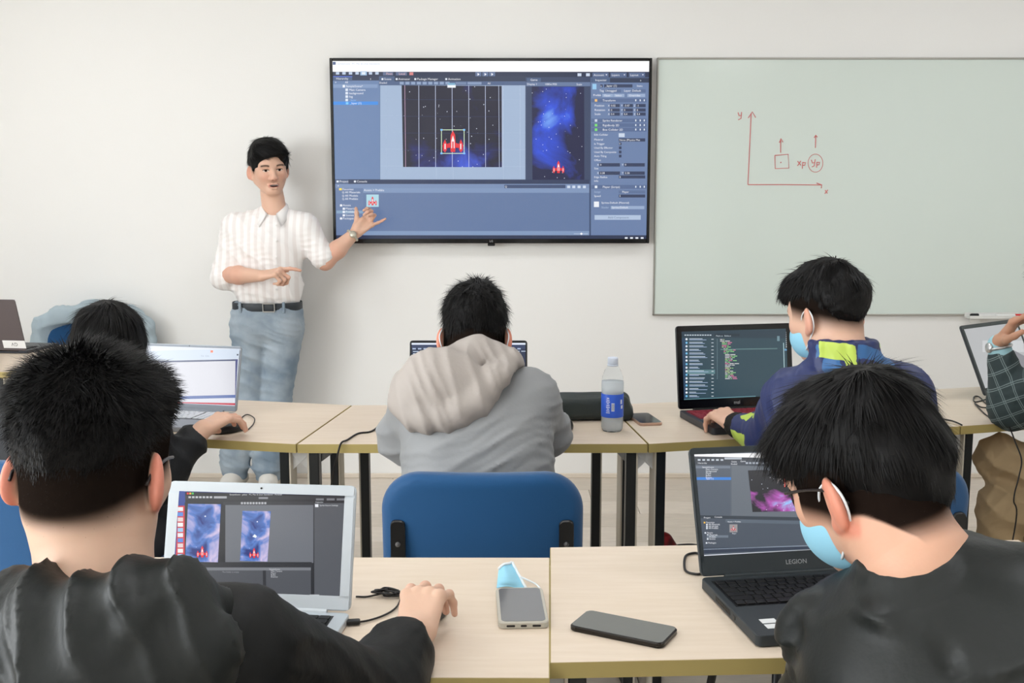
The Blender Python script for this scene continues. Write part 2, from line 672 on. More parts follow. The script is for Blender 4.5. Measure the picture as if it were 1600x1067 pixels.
class Canvas:
    """a lit display: flat shapes in layers on the plane (origin = top-left corner, right, down in world or local space).
    conv turns the coordinates used while drawing into (u, v) on the display"""
    def __init__(s, w, h, conv):
        s.w, s.h, s.conv = w, h, conv
        s.v, s.f, s.c, s.layer = [], [], [], 0

    def uv(s, x, y):
        u, v = s.conv(x, y)
        return min(max(u, 0), 1) * s.w, -min(max(v, 0), 1) * s.h

    def poly(s, pts, c, lift=1):
        s.layer += lift
        n = len(s.v); cc = lin(c)
        for (x, y) in pts:
            a, b = s.uv(x, y)
            s.v.append((a, b, s.layer * 4e-6 + .0002)); s.c.append(cc)
        s.f.append(tuple(range(n + len(pts) - 1, n - 1, -1)))

    def rect(s, x0, y0, x1, y1, c):
        s.poly([(x0, y0), (x1, y0), (x1, y1), (x0, y1)], c)

    def line(s, x0, y0, x1, y1, w, c):
        L = math.hypot(x1 - x0, y1 - y0) or 1
        nx, ny = -(y1 - y0) / L * w / 2, (x1 - x0) / L * w / 2
        s.poly([(x0 - nx, y0 - ny), (x1 - nx, y1 - ny), (x1 + nx, y1 + ny), (x0 + nx, y0 + ny)], c, 0)

    def text(s, x, y, h, t, c=(235, 238, 245), maxw=None):
        """x, y = left end of the baseline"""
        V, Fs, w = text_geo(t, h)
        k = 1.0
        if maxw and w > maxw: k = maxw / w
        s.layer += 1
        n = len(s.v); cc = lin(c)
        for (a, b) in V:
            p, q = s.uv(x + a * k, y - b)
            s.v.append((p, q, s.layer * 4e-6 + .0003)); s.c.append(cc)
        s.f += [tuple(i + n for i in q) for q in Fs]

    def full(s, c):
        n = len(s.v); cc = lin(c)
        s.v += [(0, 0, 0), (s.w, 0, 0), (s.w, -s.h, 0), (0, -s.h, 0)]; s.c += [cc] * 4
        s.f.append((n + 3, n + 2, n + 1, n))

    def build(s, parent, M):
        o = mesh_obj('screen_image', s.v, s.f, M_disp, parent, cols=s.c)
        o.matrix_local = M
        return o

    def picture(s, corners, m, parent, M, z=.0009, name='screen_picture'):
        pts = [s.uv(*p) for p in corners]
        o = mesh_obj(name, [(a, b, z) for a, b in pts], [(3, 2, 1, 0)], m, parent)
        uv = o.data.uv_layers.new(name='UVMap')
        for li, l in enumerate(o.data.loops):
            uv.data[li].uv = ((0, 1), (1, 1), (1, 0), (0, 0))[l.vertex_index]
        o.matrix_local = M
        return o


def nebula_mat(name, dark, mid, bright, scale=3.0, stars=60, thr=(.42, .62, .8), off=0.0, asp=1.0, grad=None, emit=1.0):
    m, nt, b = nodes_of(name)
    L = nt.links
    tc = nt.nodes.new('ShaderNodeTexCoord')
    mp = nt.nodes.new('ShaderNodeMapping')
    mp.inputs['Scale'].default_value = (asp, 1, 1)
    mp.inputs['Location'].default_value = (off, off * .7, 0)
    L.new(tc.outputs['UV'], mp.inputs['Vector'])
    n = nt.nodes.new('ShaderNodeTexNoise')
    n.inputs['Scale'].default_value = scale; n.inputs['Detail'].default_value = 6; n.inputs['Distortion'].default_value = .6
    L.new(mp.outputs[0], n.inputs['Vector'])
    fac = n.outputs['Fac']
    if grad:                                    # where in the picture the cloud hangs: centre (u, v), radius
        vm = nt.nodes.new('ShaderNodeVectorMath'); vm.operation = 'DISTANCE'
        L.new(tc.outputs['UV'], vm.inputs[0]); vm.inputs[1].default_value = (grad[0], grad[1], 0)
        mr = nt.nodes.new('ShaderNodeMapRange')
        mr.inputs[1].default_value = 0; mr.inputs[2].default_value = grad[2]
        mr.inputs[3].default_value = grad[3]; mr.inputs[4].default_value = -grad[3]
        L.new(vm.outputs['Value'], mr.inputs[0])
        ad = nt.nodes.new('ShaderNodeMath'); ad.operation = 'ADD'
        L.new(fac, ad.inputs[0]); L.new(mr.outputs[0], ad.inputs[1])
        fac = ad.outputs[0]
    r = nt.nodes.new('ShaderNodeValToRGB')
    el = r.color_ramp.elements
    el[0].position = thr[0]; el[0].color = (*lin(dark), 1)
    el[1].position = thr[2]; el[1].color = (*lin(bright), 1)
    e = el.new(thr[1]); e.color = (*lin(mid), 1)
    L.new(fac, r.inputs[0])
    vo = nt.nodes.new('ShaderNodeTexVoronoi'); vo.inputs['Scale'].default_value = stars ** .5
    L.new(mp.outputs[0], vo.inputs['Vector'])
    lt = nt.nodes.new('ShaderNodeMath'); lt.operation = 'LESS_THAN'; lt.inputs[1].default_value = .085
    L.new(vo.outputs['Distance'], lt.inputs[0])
    mx = nt.nodes.new('ShaderNodeMix'); mx.data_type = 'RGBA'
    L.new(lt.outputs[0], mx.inputs[0]); L.new(r.outputs[0], mx.inputs[6]); mx.inputs[7].default_value = (.8, .85, 1, 1)
    b.inputs['Base Color'].default_value = (.01, .01, .01, 1)
    b.inputs['Roughness'].default_value = .25
    L.new(mx.outputs[2], b.inputs['Emission Color'])
    b.inputs['Emission Strength'].default_value = emit
    return m


def ship(cv, cx, cy, s, red=(226, 40, 52), white=(244, 236, 240)):
    """small red and white rocket with two side boosters; s = height"""
    h = s / 2
    P = lambda pts: [(cx + a * h, cy + b * h) for a, b in pts]
    for sg in (-1, 1):
        cv.poly(P([(sg * .18, .1), (sg * .95, .35), (sg * .9, .62), (sg * .2, .55)]), red)
        cv.poly(P([(sg * .55, .25), (sg * .72, -.2), (sg * .9, .2), (sg * .9, .8), (sg * .72, 1.0), (sg * .55, .75)]), red)
        cv.poly(P([(sg * .66, .2), (sg * .76, .2), (sg * .76, .7), (sg * .66, .7)]), white)
    cv.poly(P([(0, -1.0), (.2, -.6), (.26, .3), (.2, .95), (-.2, .95), (-.26, .3), (-.2, -.6)]), red)
    cv.poly(P([(0, -.55), (.14, -.1), (.15, .6), (-.15, .6), (-.14, -.1)]), white)
    cv.poly(P([(-.07, .0), (.07, .0), (.07, .8), (-.07, .8)]), red)


def planar(o, right, down, w, h, conv):
    """photo pixel -> (u, v) on the display lying at o (its top-left corner)"""
    o, right, down = (np.asarray(a, float) for a in (o, right, down))
    nn = np.cross(right, down)
    cp = np.array([0, 0, CAMZ])

    def f(x, y):
        r = ray(*conv(x, y))
        t = ((o - cp) @ nn) / (r @ nn)
        q = cp + r * t - o
        return float(q @ right) / w, float(q @ down) / h
    return f


def crop(x0, y0, s):
    return lambda x, y: (x0 + x / s, y0 + y / s)


# ================================================================== television
TVY = 5.372
a, b = PY(514, 89, TVY), PY(1014, 382, TVY)
tvl, tvr, tvt, tvb = -.879, .675, 2.089, 1.200
tvw, tvh = tvr - tvl, tvt - tvb
M_black = mat('black_plastic', (14, 14, 16), .35)
M_gloss = mat('black_gloss', (8, 8, 10), .15)
tv = empty('television', ((tvl + tvr) / 2, WALLY, tvb), 0, 'large wall-mounted television showing a game editor with a red spaceship', 'television')
MB().box((0, -.023, tvh / 2), (tvw - .03, .044, tvh - .03), bev=.01).build('back_housing', M_black, tv)
mb = MB()
yf = TVY - WALLY
bz = .014
for s_ in (-1, 1):
    mb.box((s_ * (tvw / 2 - bz / 2), yf + .012, tvh / 2), (bz, .026, tvh), bev=.002)
mb.box((0, yf + .012, tvh - bz / 2), (tvw - 2 * bz, .026, bz), bev=.002)
mb.box((0, yf + .012, .011), (tvw - 2 * bz, .026, .022), bev=.002)
mb.build('bezel', M_gloss, tv)
MB().box((0, yf + .012, -.006), (.036, .018, .014), bev=.003).build('sensor_bump', M_black, tv)
V_, F_, W_ = text_geo('LG', .010)
mesh_obj('logo', [(x - W_ / 2, yf - .0015, .006 + z) for x, z in V_], F_, mat('logo_silver', (190, 190, 192), .3, .5), tv)
sw, sh = tvw - 2 * bz, tvh - bz - .022
MB().box((0, yf + .012, .022 + sh / 2), (sw, .012, sh)).build('screen_panel', M_gloss, tv)
tlw = np.array([tvl + bz, TVY + .005, tvt - bz])
cv = Canvas(sw, sh, planar(tlw, (1, 0, 0), (0, 0, -1), sw, sh, crop(500, 80, 3.019)))
SL, DK, MD, LT = (104, 130, 172), (40, 52, 80), (72, 92, 128), (158, 178, 208)
cv.full((58, 76, 110))
cv.rect(40, 30, 1570, 97, (252, 253, 255))
cv.text(82, 63, 8, 'SampleScene - PC, Mac & Linux Standalone', (190, 205, 225))
cv.rect(60, 50, 74, 64, (80, 100, 140))
cv.rect(40, 97, 1570, 122, (34, 46, 76))
for i, x in enumerate((75, 105, 136, 167, 230, 261)):
    cv.rect(x, 98, x + 16, 110, (190, 205, 228))
cv.rect(190, 95, 221, 114, (150, 185, 220)); cv.rect(197, 98, 214, 110, (225, 235, 245))
cv.rect(297, 98, 345, 114, (90, 105, 140)); cv.text(312, 111, 10, 'Pivot', (235, 190, 190)); cv.rect(358, 98, 410, 114, (90, 105, 140)); cv.text(372, 111, 10, 'Local', (235, 190, 190)); cv.rect(422, 99, 440, 113, (215, 130, 130))
for x in (733, 766, 798):
    cv.rect(x, 98, x + 28, 120, (92, 112, 150)); cv.poly([(x + 10, 102), (x + 20, 109), (x + 10, 116)], (240, 240, 250))
for x, t in ((1285, 'Account'), (1370, 'Layers'), (1457, 'Layout')):
    cv.rect(x, 101, x + 76, 122, (84, 102, 140)); cv.text(x + 6, 117, 10, t); cv.poly([(x + 62, 109), (x + 70, 109), (x + 66, 115)], (240, 240, 250))
for x in (1215, 1255): cv.rect(x, 104, x + 18, 118, (200, 212, 232))
# hierarchy
cv.rect(58, 122, 283, 604, SL); cv.rect(58, 118, 152, 140, MD); cv.text(76, 134, 10, 'Hierarchy'); cv.rect(62, 118, 152, 121, (90, 120, 230))
cv.text(236, 134, 9, 'a'); cv.text(70, 152, 10, '+'); cv.text(118, 151, 9, 'All')
cv.rect(152, 118, 283, 138, DK); cv.rect(62, 156, 272, 173, (128, 152, 190)); cv.text(122, 170, 10, 'SampleScene*'); cv.rect(107, 159, 118, 171, (235, 238, 245))
for t, yy in (('Main Camera', 187), ('background', 203), ('fog', 219), ('_layer', 235)):
    cv.rect(120, yy - 11, 132, yy + 1, (220, 228, 240)); cv.text(137, yy, 10, t, (240, 243, 250) if t != '_layer' else (120, 180, 250))
cv.rect(62, 237, 274, 253, (60, 140, 225)); cv.text(141, 250, 10, '_layer (1)', (225, 240, 255)); cv.rect(122, 240, 134, 251, (120, 200, 255))
# scene view
cv.rect(278, 118, 970, 142, DK); cv.rect(278, 118, 352, 142, MD)
for x, t in ((303, 'Scene'), (370, 'Animator'), (458, 'Package Manager'), (604, 'Animation')): cv.text(x, 136, 10, t); cv.rect(x - 13, 127, x - 4, 136, (225, 232, 242))
cv.rect(278, 142, 970, 161, (76, 96, 134)); cv.text(279, 153, 9, 'Shaded')
for i in range(9): cv.rect(376 + i * 27, 144, 395 + i * 27, 157, (140, 160, 192))
cv.rect(640, 145, 690, 157, (110, 130, 165)); cv.rect(696, 145, 762, 157, (130, 150, 184)); cv.text(790, 156, 9, 'All')
cv.rect(284, 161, 969, 605, (160, 180, 208))
for i in range(9): cv.line(312 + i * 79, 161, 312 + i * 79, 605, 1.6, (196, 210, 230))
for i in range(6): cv.line(284, 225 + i * 79, 969, 228 + i * 79, 1.4, (188, 203, 225))
SCENE_PIC = [(385, 161), (858, 164), (859, 547), (392, 546)]
# game view
cv.rect(972, 122, 1275, 612, (52, 66, 98)); cv.rect(975, 126, 1042, 145, MD); cv.text(992, 140, 10, 'Game'); cv.rect(972, 146, 1275, 165, (98, 118, 155)); cv.text(977, 160, 9, 'Display 1'); cv.text(1060, 160, 9, '1080x1920'); cv.text(1210, 161, 9, 'Scale')
GAME_PIC = [(999, 167), (1246, 168), (1247, 612), (1002, 610)]
# inspector
cv.rect(1278, 125, 1570, 872, (104, 126, 166)); cv.rect(1280, 126, 1570, 148, DK); cv.rect(1282, 126, 1368, 148, MD); cv.text(1298, 141, 10, 'Inspector'); cv.text(1510, 141, 9, 'a')
cv.rect(1285, 154, 1304, 180, (150, 200, 235)); cv.rect(1340, 156, 1474, 171, (48, 60, 92)); cv.text(1345, 168, 10, '_layer (1)'); cv.rect(1322, 157, 1334, 170, (44, 56, 88)); cv.text(1323, 169, 10, 'v'); cv.text(1494, 168, 9, 'Static')
cv.text(1318, 191, 10, 'Tag'); cv.rect(1342, 180, 1420, 195, (86, 106, 144)); cv.text(1345, 191, 10, 'Untagged', maxw=62); cv.text(1434, 191, 10, 'Layer'); cv.rect(1468, 180, 1536, 195, (86, 106, 144)); cv.text(1472, 191, 10, 'Default', maxw=50)
cv.text(1289, 212, 10, 'Prefab')
for x0, x1, t in ((1332, 1382, 'Open'), (1384, 1436, 'Select'), (1450, 1534, 'Overrides')): cv.rect(x0, 201, x1, 216, (150, 170, 202)); cv.text(x0 + 8, 213, 9, t)


def comp(y, t, ic):
    cv.rect(1280, y - 12, 1540, y + 6, (84, 104, 144)); cv.text(1333, y + 2, 10, t); cv.rect(1296, y - 9, 1308, y + 3, ic)
    for x in (1487, 1508, 1527): cv.rect(x, y - 8, x + 5, y + 1, (225, 232, 242))


comp(235, 'Transform', (235, 190, 120))
for yy, t, vals in ((261, 'Position', ('0.02', '-3.47', '-1')), (282, 'Rotation', ('0', '0', '0')), (301, 'Scale', ('0.4', '0.4', '0.4'))):
    cv.text(1295, yy, 10, t)
    for x, q, vv in ((1358, 'X', vals[0]), (1420, 'Y', vals[1]), (1480, 'Z', vals[2])):
        cv.text(x, yy, 9, q); cv.rect(x + 10, yy - 12, x + 56, yy + 3, (46, 58, 90)); cv.text(x + 14, yy, 9, vv)
comp(330, 'Sprite Renderer', (200, 210, 228)); comp(352, 'Rigidbody 2D', (120, 220, 110)); comp(373, 'Box Collider 2D', (120, 220, 110))
cv.text(1293, 398, 9, 'Edit Collider'); cv.rect(1409, 387, 1437, 405, (200, 212, 230))
for yy, t in ((421, 'Material'), (441, 'Is Trigger'), (460, 'Used By Effector'), (480, 'Used By Composite'), (499, 'Auto Tiling'), (518, 'Offset')):
    cv.text(1293, yy, 9, t, maxw=108)
    if t not in ('Material', 'Offset'): cv.rect(1410, yy - 11, 1422, yy + 2, (44, 56, 88))
cv.text(1411, 440, 10, 'v')
cv.rect(1409, 411, 1534, 426, (46, 58, 90)); cv.text(1412, 423, 9, 'None (Physics Mat', maxw=106)
for yy, vv in ((540, ('0', '0')), (579, ('3.38', '3.38'))):
    for x, q, t in ((1307, 'X', vv[0]), (1424, 'Y', vv[1])):
        cv.text(x, yy, 9, q); cv.rect(x + 10, yy - 12, x + 108, yy + 4, (46, 58, 90)); cv.text(x + 14, yy, 9, t)
cv.text(1293, 557, 9, 'Size'); cv.text(1293, 598, 9, 'Edge Radius'); cv.rect(1409, 586, 1534, 600, (46, 58, 90)); cv.text(1412, 598, 9, '0'); cv.text(1293, 616, 9, 'Info')
comp(643, 'Player (Script)', (225, 232, 242)); cv.text(1293, 668, 9, 'Script', (170, 190, 218)); cv.rect(1409, 657, 1534, 671, (90, 110, 148)); cv.text(1425, 668, 9, 'Player')
cv.text(1293, 687, 9, 'Speed'); cv.rect(1409, 676, 1534, 690, (46, 58, 90)); cv.text(1412, 687, 9, '5')
cv.rect(1292, 709, 1316, 735, (235, 238, 245)); cv.text(1327, 719, 9, 'Sprites-Default (Material)', maxw=150); cv.text(1327, 741, 9, 'Shader', (170, 190, 218)); cv.rect(1372, 730, 1530, 745, (150, 170, 202)); cv.text(1376, 741, 9, 'Sprites/Default')
cv.rect(1295, 773, 1513, 795, (176, 194, 220)); cv.text(1358, 789, 10, 'Add Component', (90, 110, 150))
# project window
cv.rect(58, 606, 1270, 626, (40, 54, 88)); cv.rect(62, 606, 134, 626, MD); cv.text(92, 619, 10, 'Project'); cv.text(174, 619, 10, 'Console'); cv.rect(78, 610, 88, 619, (225, 232, 242)); cv.rect(160, 610, 170, 619, (225, 232, 242))
cv.rect(58, 626, 1270, 646, (118, 140, 178)); cv.text(82, 640, 10, '+'); cv.rect(870, 630, 1158, 646, (60, 76, 112)); cv.text(872, 643, 9, 'Q')
for x in (1166, 1190, 1215, 1240): cv.rect(x, 634, x + 14, 648, (205, 216, 234))
cv.rect(58, 646, 204, 872, (100, 122, 162)); cv.rect(204, 646, 1270, 668, (124, 147, 184)); cv.rect(204, 668, 1270, 850, (96, 118, 158)); cv.rect(204, 848, 1270, 868, (126, 150, 186))
cv.text(207, 660, 10, 'Assets > Prefabs'); cv.rect(90, 646, 103, 656, (250, 220, 80)); cv.text(106, 656, 10, 'Favorites')
for yy, t in ((670, 'All Materials'), (686, 'All Models'), (701, 'All Prefabs')): cv.text(104, yy, 9, 'Q'); cv.text(118, yy, 10, t)
cv.rect(78, 752, 204, 765, (130, 160, 190))
for x, yy, t in ((108, 731, 'Assets'), (121, 747, 'Materials'), (121, 762, 'Prefabs'), (121, 778, 'Scenes'), (108, 793, 'Packages')): cv.rect(x - 14, yy - 9, x - 3, yy + 1, (232, 236, 244)); cv.text(x, yy, 10, t)
cv.rect(219, 676, 277, 734, (172, 212, 226)); ship(cv, 248, 706, 44)
cv.line(1197, 861, 1264, 861, 2, (200, 212, 230)); cv.poly([(1226, 861), (1233, 855), (1240, 861), (1233, 867)], (245, 245, 250))
cv.rect(40, 868, 1570, 889, (36, 48, 78)); cv.rect(40, 887, 1570, 893, (225, 232, 242))
for x in (1438, 1463, 1488, 1513): cv.rect(x, 877, x + 13, 889, (230, 235, 244))
TVM = Matrix.Translation((-tvw / 2 + bz, yf + .0055, tvh - bz)) @ Matrix.Rotation(R(90), 4, 'X')
cv.build(tv, TVM)
cv.picture(SCENE_PIC, nebula_mat('space_scene_picture', (9, 12, 44), (14, 24, 92), (60, 90, 220), 2.4, 260, (.42, .58, .86), 3.1, 1.3, (.6, .0, .7, .2)), tv, TVM)
cv.picture(GAME_PIC, nebula_mat('space_game_picture', (10, 18, 66), (36, 76, 214), (140, 196, 255), 2.2, 420, (.36, .56, .80), 1.2, .6, (.32, .68, .62, .22)), tv, TVM)
c2 = Canvas(sw, sh, cv.conv); c2.layer = 260
for i in range(6): c2.line(466 + i * 78.5 - (0 if i < 6 else 0), 161, 467 + i * 78.5, 547, 2.2, (200, 212, 240))
c2.line(400, 161, 404, 547, 2.0, (205, 170, 200)); c2.line(843, 161, 846, 547, 2.0, (200, 212, 240))
for i in range(4): c2.line(388, 228 + 79 * i, 858, 230 + 79 * i, 1.0, (40, 60, 110))
for (x0, y0, x1, y1) in ((573, 371, 680, 371), (680, 371, 680, 482), (680, 482, 573, 482), (573, 482, 573, 371)): c2.line(x0, y0, x1, y1, 3, (215, 240, 205))
for x, y_ in ((573, 371), (680, 371), (680, 482), (573, 482)): c2.poly([(x - 5, y_ - 4), (x + 5, y_ - 4), (x + 5, y_ + 4), (x - 5, y_ + 4)], (120, 190, 255))
c2.rect(601, 158, 640, 172, (240, 244, 250)); c2.rect(604, 150, 638, 160, (120, 170, 200))
ship(c2, 627, 426, 104)
c2.build(tv, TVM)
c3 = Canvas(sw, sh, cv.conv); c3.layer = 260
ship(c3, 1125, 546, 60); c3.build(tv, TVM)

# ================================================================== glass whiteboard
WBY = WALLY - .018
wl, wt_, wb = PY(1027, 90, WBY)[0], PY(1027, 90, WBY)[2], PY(1025, 493, WBY)[2]
ww, wh = 2.4, wt_ - wb
wbd = empty('whiteboard', (wl + ww / 2, WALLY, wb), 0, 'large pale green glass whiteboard with red axes drawn on it', 'whiteboard')
MB().box((0, -.009, wh / 2), (ww - .01, .014, wh - .01)).build('glass_panel', mat('green_white_glass', (216, 226, 219), .12, spec=.5), wbd)
M_alu = mat('brushed_aluminium', (176, 174, 168), .35, .8)
for (c_, sz) in (((0, -.011, wh - .004), (ww, .022, .009)), ((0, -.011, .004), (ww, .022, .009)), ((-ww / 2 + .0035, -.011, wh / 2), (.007, .022, wh)), ((ww / 2 - .0035, -.011, wh / 2), (.007, .022, wh))):
    MB().box(c_, sz, bev=.002).build('frame_rail', M_alu, wbd)
wconv = crop(1010, 60, 2.32)


def wbp(x, y):
    p = PY(*wconv(x, y), WBY); return (p[0] - (wl + ww / 2), -.0172, p[2] - wb)


mb = MB()


def stroke(pts, w=.0028):
    P = [wbp(*p) for p in pts]
    mb.tube(P, w, 5)


for st_ in ([(380, 270), (374, 400), (368, 530)], [(368, 530), (500, 530), (634, 531)], [(369, 288), (384, 266), (396, 287)], [(617, 524), (636, 531), (634, 543)],
            [(466, 424), (514, 420), (517, 470), (467, 472), (466, 424)], [(487, 414), (487, 366)], [(482, 378), (488, 363), (495, 376)],
            [(613, 397), (614, 352)], [(608, 360), (614, 350), (620, 358)],
            [(332, 268), (336, 280), (344, 280)], [(345, 267), (343, 290), (333, 295)],
            [(648, 550), (656, 562)], [(658, 549), (647, 563)],
            [(548, 445), (560, 460)], [(560, 444), (548, 462)], [(567, 448), (565, 472)], [(567, 450), (577, 450), (574, 460), (566, 460)],
            [(598, 440), (602, 452), (611, 449)], [(612, 438), (608, 462), (600, 466)], [(618, 448), (617, 468)], [(618, 449), (628, 449), (626, 458), (618, 459)]):
    stroke(st_, .0022)
stroke([(613 + 27 * math.cos(t * .35), 452 + 33 * math.sin(t * .35)) for t in range(19)], .0014)
stroke([(486, 449), (489, 450)], .003)
mb.build('marker_drawing', mat('red_marker_ink', (214, 120, 118), .6), wbd)
ta, tb_ = PY(1516, 494, WBY - .04), PY(1592, 494, WBY - .04)
mb = MB()
tx = (ta[0] + tb_[0]) / 2 - (wl + ww / 2)
mb.box((tx, -.052, -.006), (.27, .064, .004)); mb.box((tx, -.084, -.001), (.27, .004, .014)); mb.box((tx, -.0215, .004), (.27, .004, .024))
mb.box((tx - .085, -.03, -.02), (.05, .012, .03))
mb.build('pen_tray', mat('tray_white', (228, 228, 224), .4), wbd)
M_mk = mat('marker_barrel_white', (238, 238, 236), .4)
for i, (dx, nm, cc, dy, rz) in enumerate(((-.035, 'black', (20, 22, 24), -.045, 2), (.055, 'red', (206, 34, 36), -.066, -3))):
    e = empty('marker_pen', (wl + ww / 2 + tx + dx, WALLY + dy, wb + .005), R(rz), 'white marker pen with %s cap on the whiteboard tray' % nm, 'marker pen', 'marker pens on the tray')
    Mx = Matrix.Rotation(R(90), 4, 'Y')
    MB().lathe([(.008, -.05), (.0085, -.048), (.0085, .045), (.008, .048)], 16, Mx).build('barrel', M_mk, e, True)
    sg = -1 if nm == 'black' else 1
    MB().lathe([(.0078, 0), (.0092, .002), (.0092, .036), (.006, .042)], 16, Matrix.Translation((sg * .04, 0, 0)) @ Matrix.Rotation(R(90 * sg), 4, 'Y')).build('cap', mat('cap_' + nm, cc, .35), e, True)

# ================================================================== desks
M_top = mat('pale_maple_laminate', (228, 212, 193), .38, var=(5, .05), stretch=(1.5, 14, 14), rgb2=(222, 205, 184))
M_edge = mat('olive_edge_band', (176, 158, 98), .5)
M_leg = mat('black_steel', (20, 24, 26), .42)
M_legside = mat('cream_steel', (206, 198, 182), .5)
M_gus = mat('grey_bracket', (208, 208, 206), .5)
DZ, DT = .75, .026


def desk(FL, FR, BL, BR, label, rail=True):
    """FL.. = corners on the floor plan; front is the side nearer the camera"""
    FL, FR, BL, BR = (np.array(p[:2], float) for p in (FL, FR, BL, BR))
    c = (FL + FR + BL + BR) / 4
    e = empty('desk', (c[0], c[1], 0), 0, label, 'desk', 'classroom desks')
    q = [FL - c, FR - c, BR - c, BL - c]
    poly = [tuple(p) for p in q]
    inn = [tuple(p * (1 - .0012 / np.linalg.norm(p) * 1.4)) for p in q]
    MB().prism(inn, DZ - DT, DZ).build('tabletop', M_top, e)
    mb = MB()
    zz = (DZ - DT + .0004, DZ - .0008)
    for i in range(4):
        a, b = q[i], q[(i + 1) % 4]
        n = np.array([(b - a)[1], -(b - a)[0]]); n /= np.linalg.norm(n)
        a2, b2 = a - n * .0016, b - n * .0016
        mb.prism([tuple(a), tuple(b), tuple(b2), tuple(a2)], *zz)
    mb.build('edge_band', M_edge, e)
    ex = nrm(np.append(FR - FL, 0))[:2]; ey = np.array([-ex[1], ex[0]])
    ins = .043
    corners = []
    for i, p in enumerate(q):
        sx = 1 if i in (0, 3) else -1; sy = 1 if i in (0, 1) else -1
        corners.append((p + ex * sx * ins + ey * sy * .035, sx))
    ang = math.atan2(ex[1], ex[0])
    for (p, sx) in corners:
        M = Matrix.Translation((p[0], p[1], 0)) @ Matrix.Rotation(ang, 4, 'Z')
        lg = MB().box((0, 0, (DZ - DT) / 2), (.028, .045, DZ - DT - .001), M, bev=.002).build('leg', M_leg, e)
        MB().box((sx * -.0165, 0, (DZ - DT) / 2), (.005, .040, DZ - DT - .002), M).build('leg_strip', M_legside, lg)
        w = -sx * .045
        gp = [(0, 0), (w, 0), (w, -.012), (0, -.055)]
        g = MB()
        vs = [(sx * -.019 + x, yy, DZ - DT + z - .0005) for yy in (-.004, .004) for x, z in gp]
        g.add(vs, [(0, 1, 2, 3), (7, 6, 5, 4), (0, 4, 5, 1), (1, 5, 6, 2), (2, 6, 7, 3), (3, 7, 4, 0)], M)
        g.build('bracket', M_gus, lg)
    for i, j in ((0, 3), (1, 2)):
        a, b = corners[i][0], corners[j][0]
        for z, hh in ((DZ - DT - .02, .035), (.03, .03)):
            d = b - a; L = np.linalg.norm(d)
            MB().box((0, 0, z), (L - .046, .024, hh), Matrix.Translation((*((a + b) / 2), 0)) @ Matrix.Rotation(math.atan2(d[1], d[0]), 4, 'Z')).build('side_rail', M_leg, e)
    a, b = corners[3][0], corners[2][0]
    d = b - a; L = np.linalg.norm(d)
    MB().box((0, 0, DZ - DT - .022), (L - .03, .02, .04), Matrix.Translation((*((a + b) / 2), 0)) @ Matrix.Rotation(math.atan2(d[1], d[0]), 4, 'Z')).build('back_rail', M_leg, e)
    return e


mFL, mFR = np.array([-.602, 2.982]), np.array([.380, 2.985])
mBL, mBR = np.array([-.528, 3.545]), np.array([.320, 3.552])
g = .004


def turn(deg):
    return np.array([math.cos(R(deg)), math.sin(R(deg))])


desk(mFL, mFR, mBL, mBR, 'pale wood desk in the middle of the back row, with the water bottle')
# right-hand neighbours swing away towards the wall
rFL, rBL = mFR + [g, 0], mBR + [g, .0]
rFR = rFL + .995 * turn(13.5); rBR = rBL + .86 * turn(12.5)
desk(rFL, rFR, rBL, rBR, 'pale wood desk under the black gaming laptop with green code')
r2FL, r2BL = rFR + [g, .001], rBR + [g, .001]
desk(r2FL, r2FL + .98 * turn(16), r2BL, r2BL + .86 * turn(16), 'pale wood desk at the right edge, under the plaid sleeve')
lFR, lBR = mFL - [g, 0], mBL - [g, 0]
desk(lFR + .99 * turn(180 - 13), lFR, lBR + .86 * turn(180 - 13), lBR, 'pale wood desk left in the back row, under the grey laptop')
# front row
desk((-.93, 1.505), (.055, 1.501), (-.90, 2.03), (.073, 2.027), 'pale wood desk in the front row under the silver laptop')
desk((.0570, 1.553), (1.043, 1.600), (.0757, 2.088), (1.03, 2.135), 'pale wood desk in the front row under the dark open laptop with galaxy picture')
# teacher's desk by the wall on the left
desk((-3.05, 4.22), (-1.98, 4.22), (-3.05, 4.98), (-1.98, 4.98), 'pale wood desk by the left wall under the closed-back laptop')

# ================================================================== chairs
M_blue = mat('blue_chair_fabric', (6, 72, 120), .62, bump=(500, .12), spec=.35, sheen=.25)
M_bshell = mat('black_chair_plastic', (12, 12, 13), .35)


def chair_back_sdf(w=.465, h=.40, z0=.42, y0=-.235):
    s = Sdf(.008)

    def f(X, Y, Z):
        tw = 1 - .10 * np.clip((z0 + .1 - Z) / .2, 0, 1)
        q1 = np.abs(X) / tw - (w / 2 - .095); q2 = np.abs(Z - (z0 + h / 2)) - (h / 2 - .095)
        d2 = np.sqrt(np.maximum(q1, 0) ** 2 + np.maximum(q2, 0) ** 2) + np.minimum(np.maximum(q1, q2), 0) - .095
        yy = Y - y0 - .55 * X * X - .10 * (.62 - Z) * 1.0
        a = d2 + .026; b = np.abs(yy) - .004
        return np.sqrt(np.maximum(a, 0) ** 2 + np.maximum(b, 0) ** 2) + np.minimum(np.maximum(a, b), 0) - .026
    s.func((-w / 2, y0 - .06, z0), (w / 2, y0 + .09, z0 + h), f)
    return s.mesh()


CB = chair_back_sdf()
s = Sdf(.010); s.box((0, .03, .44), (.225, .215, .035), .032, k=.0); CS = s.mesh()
proto_chair = None


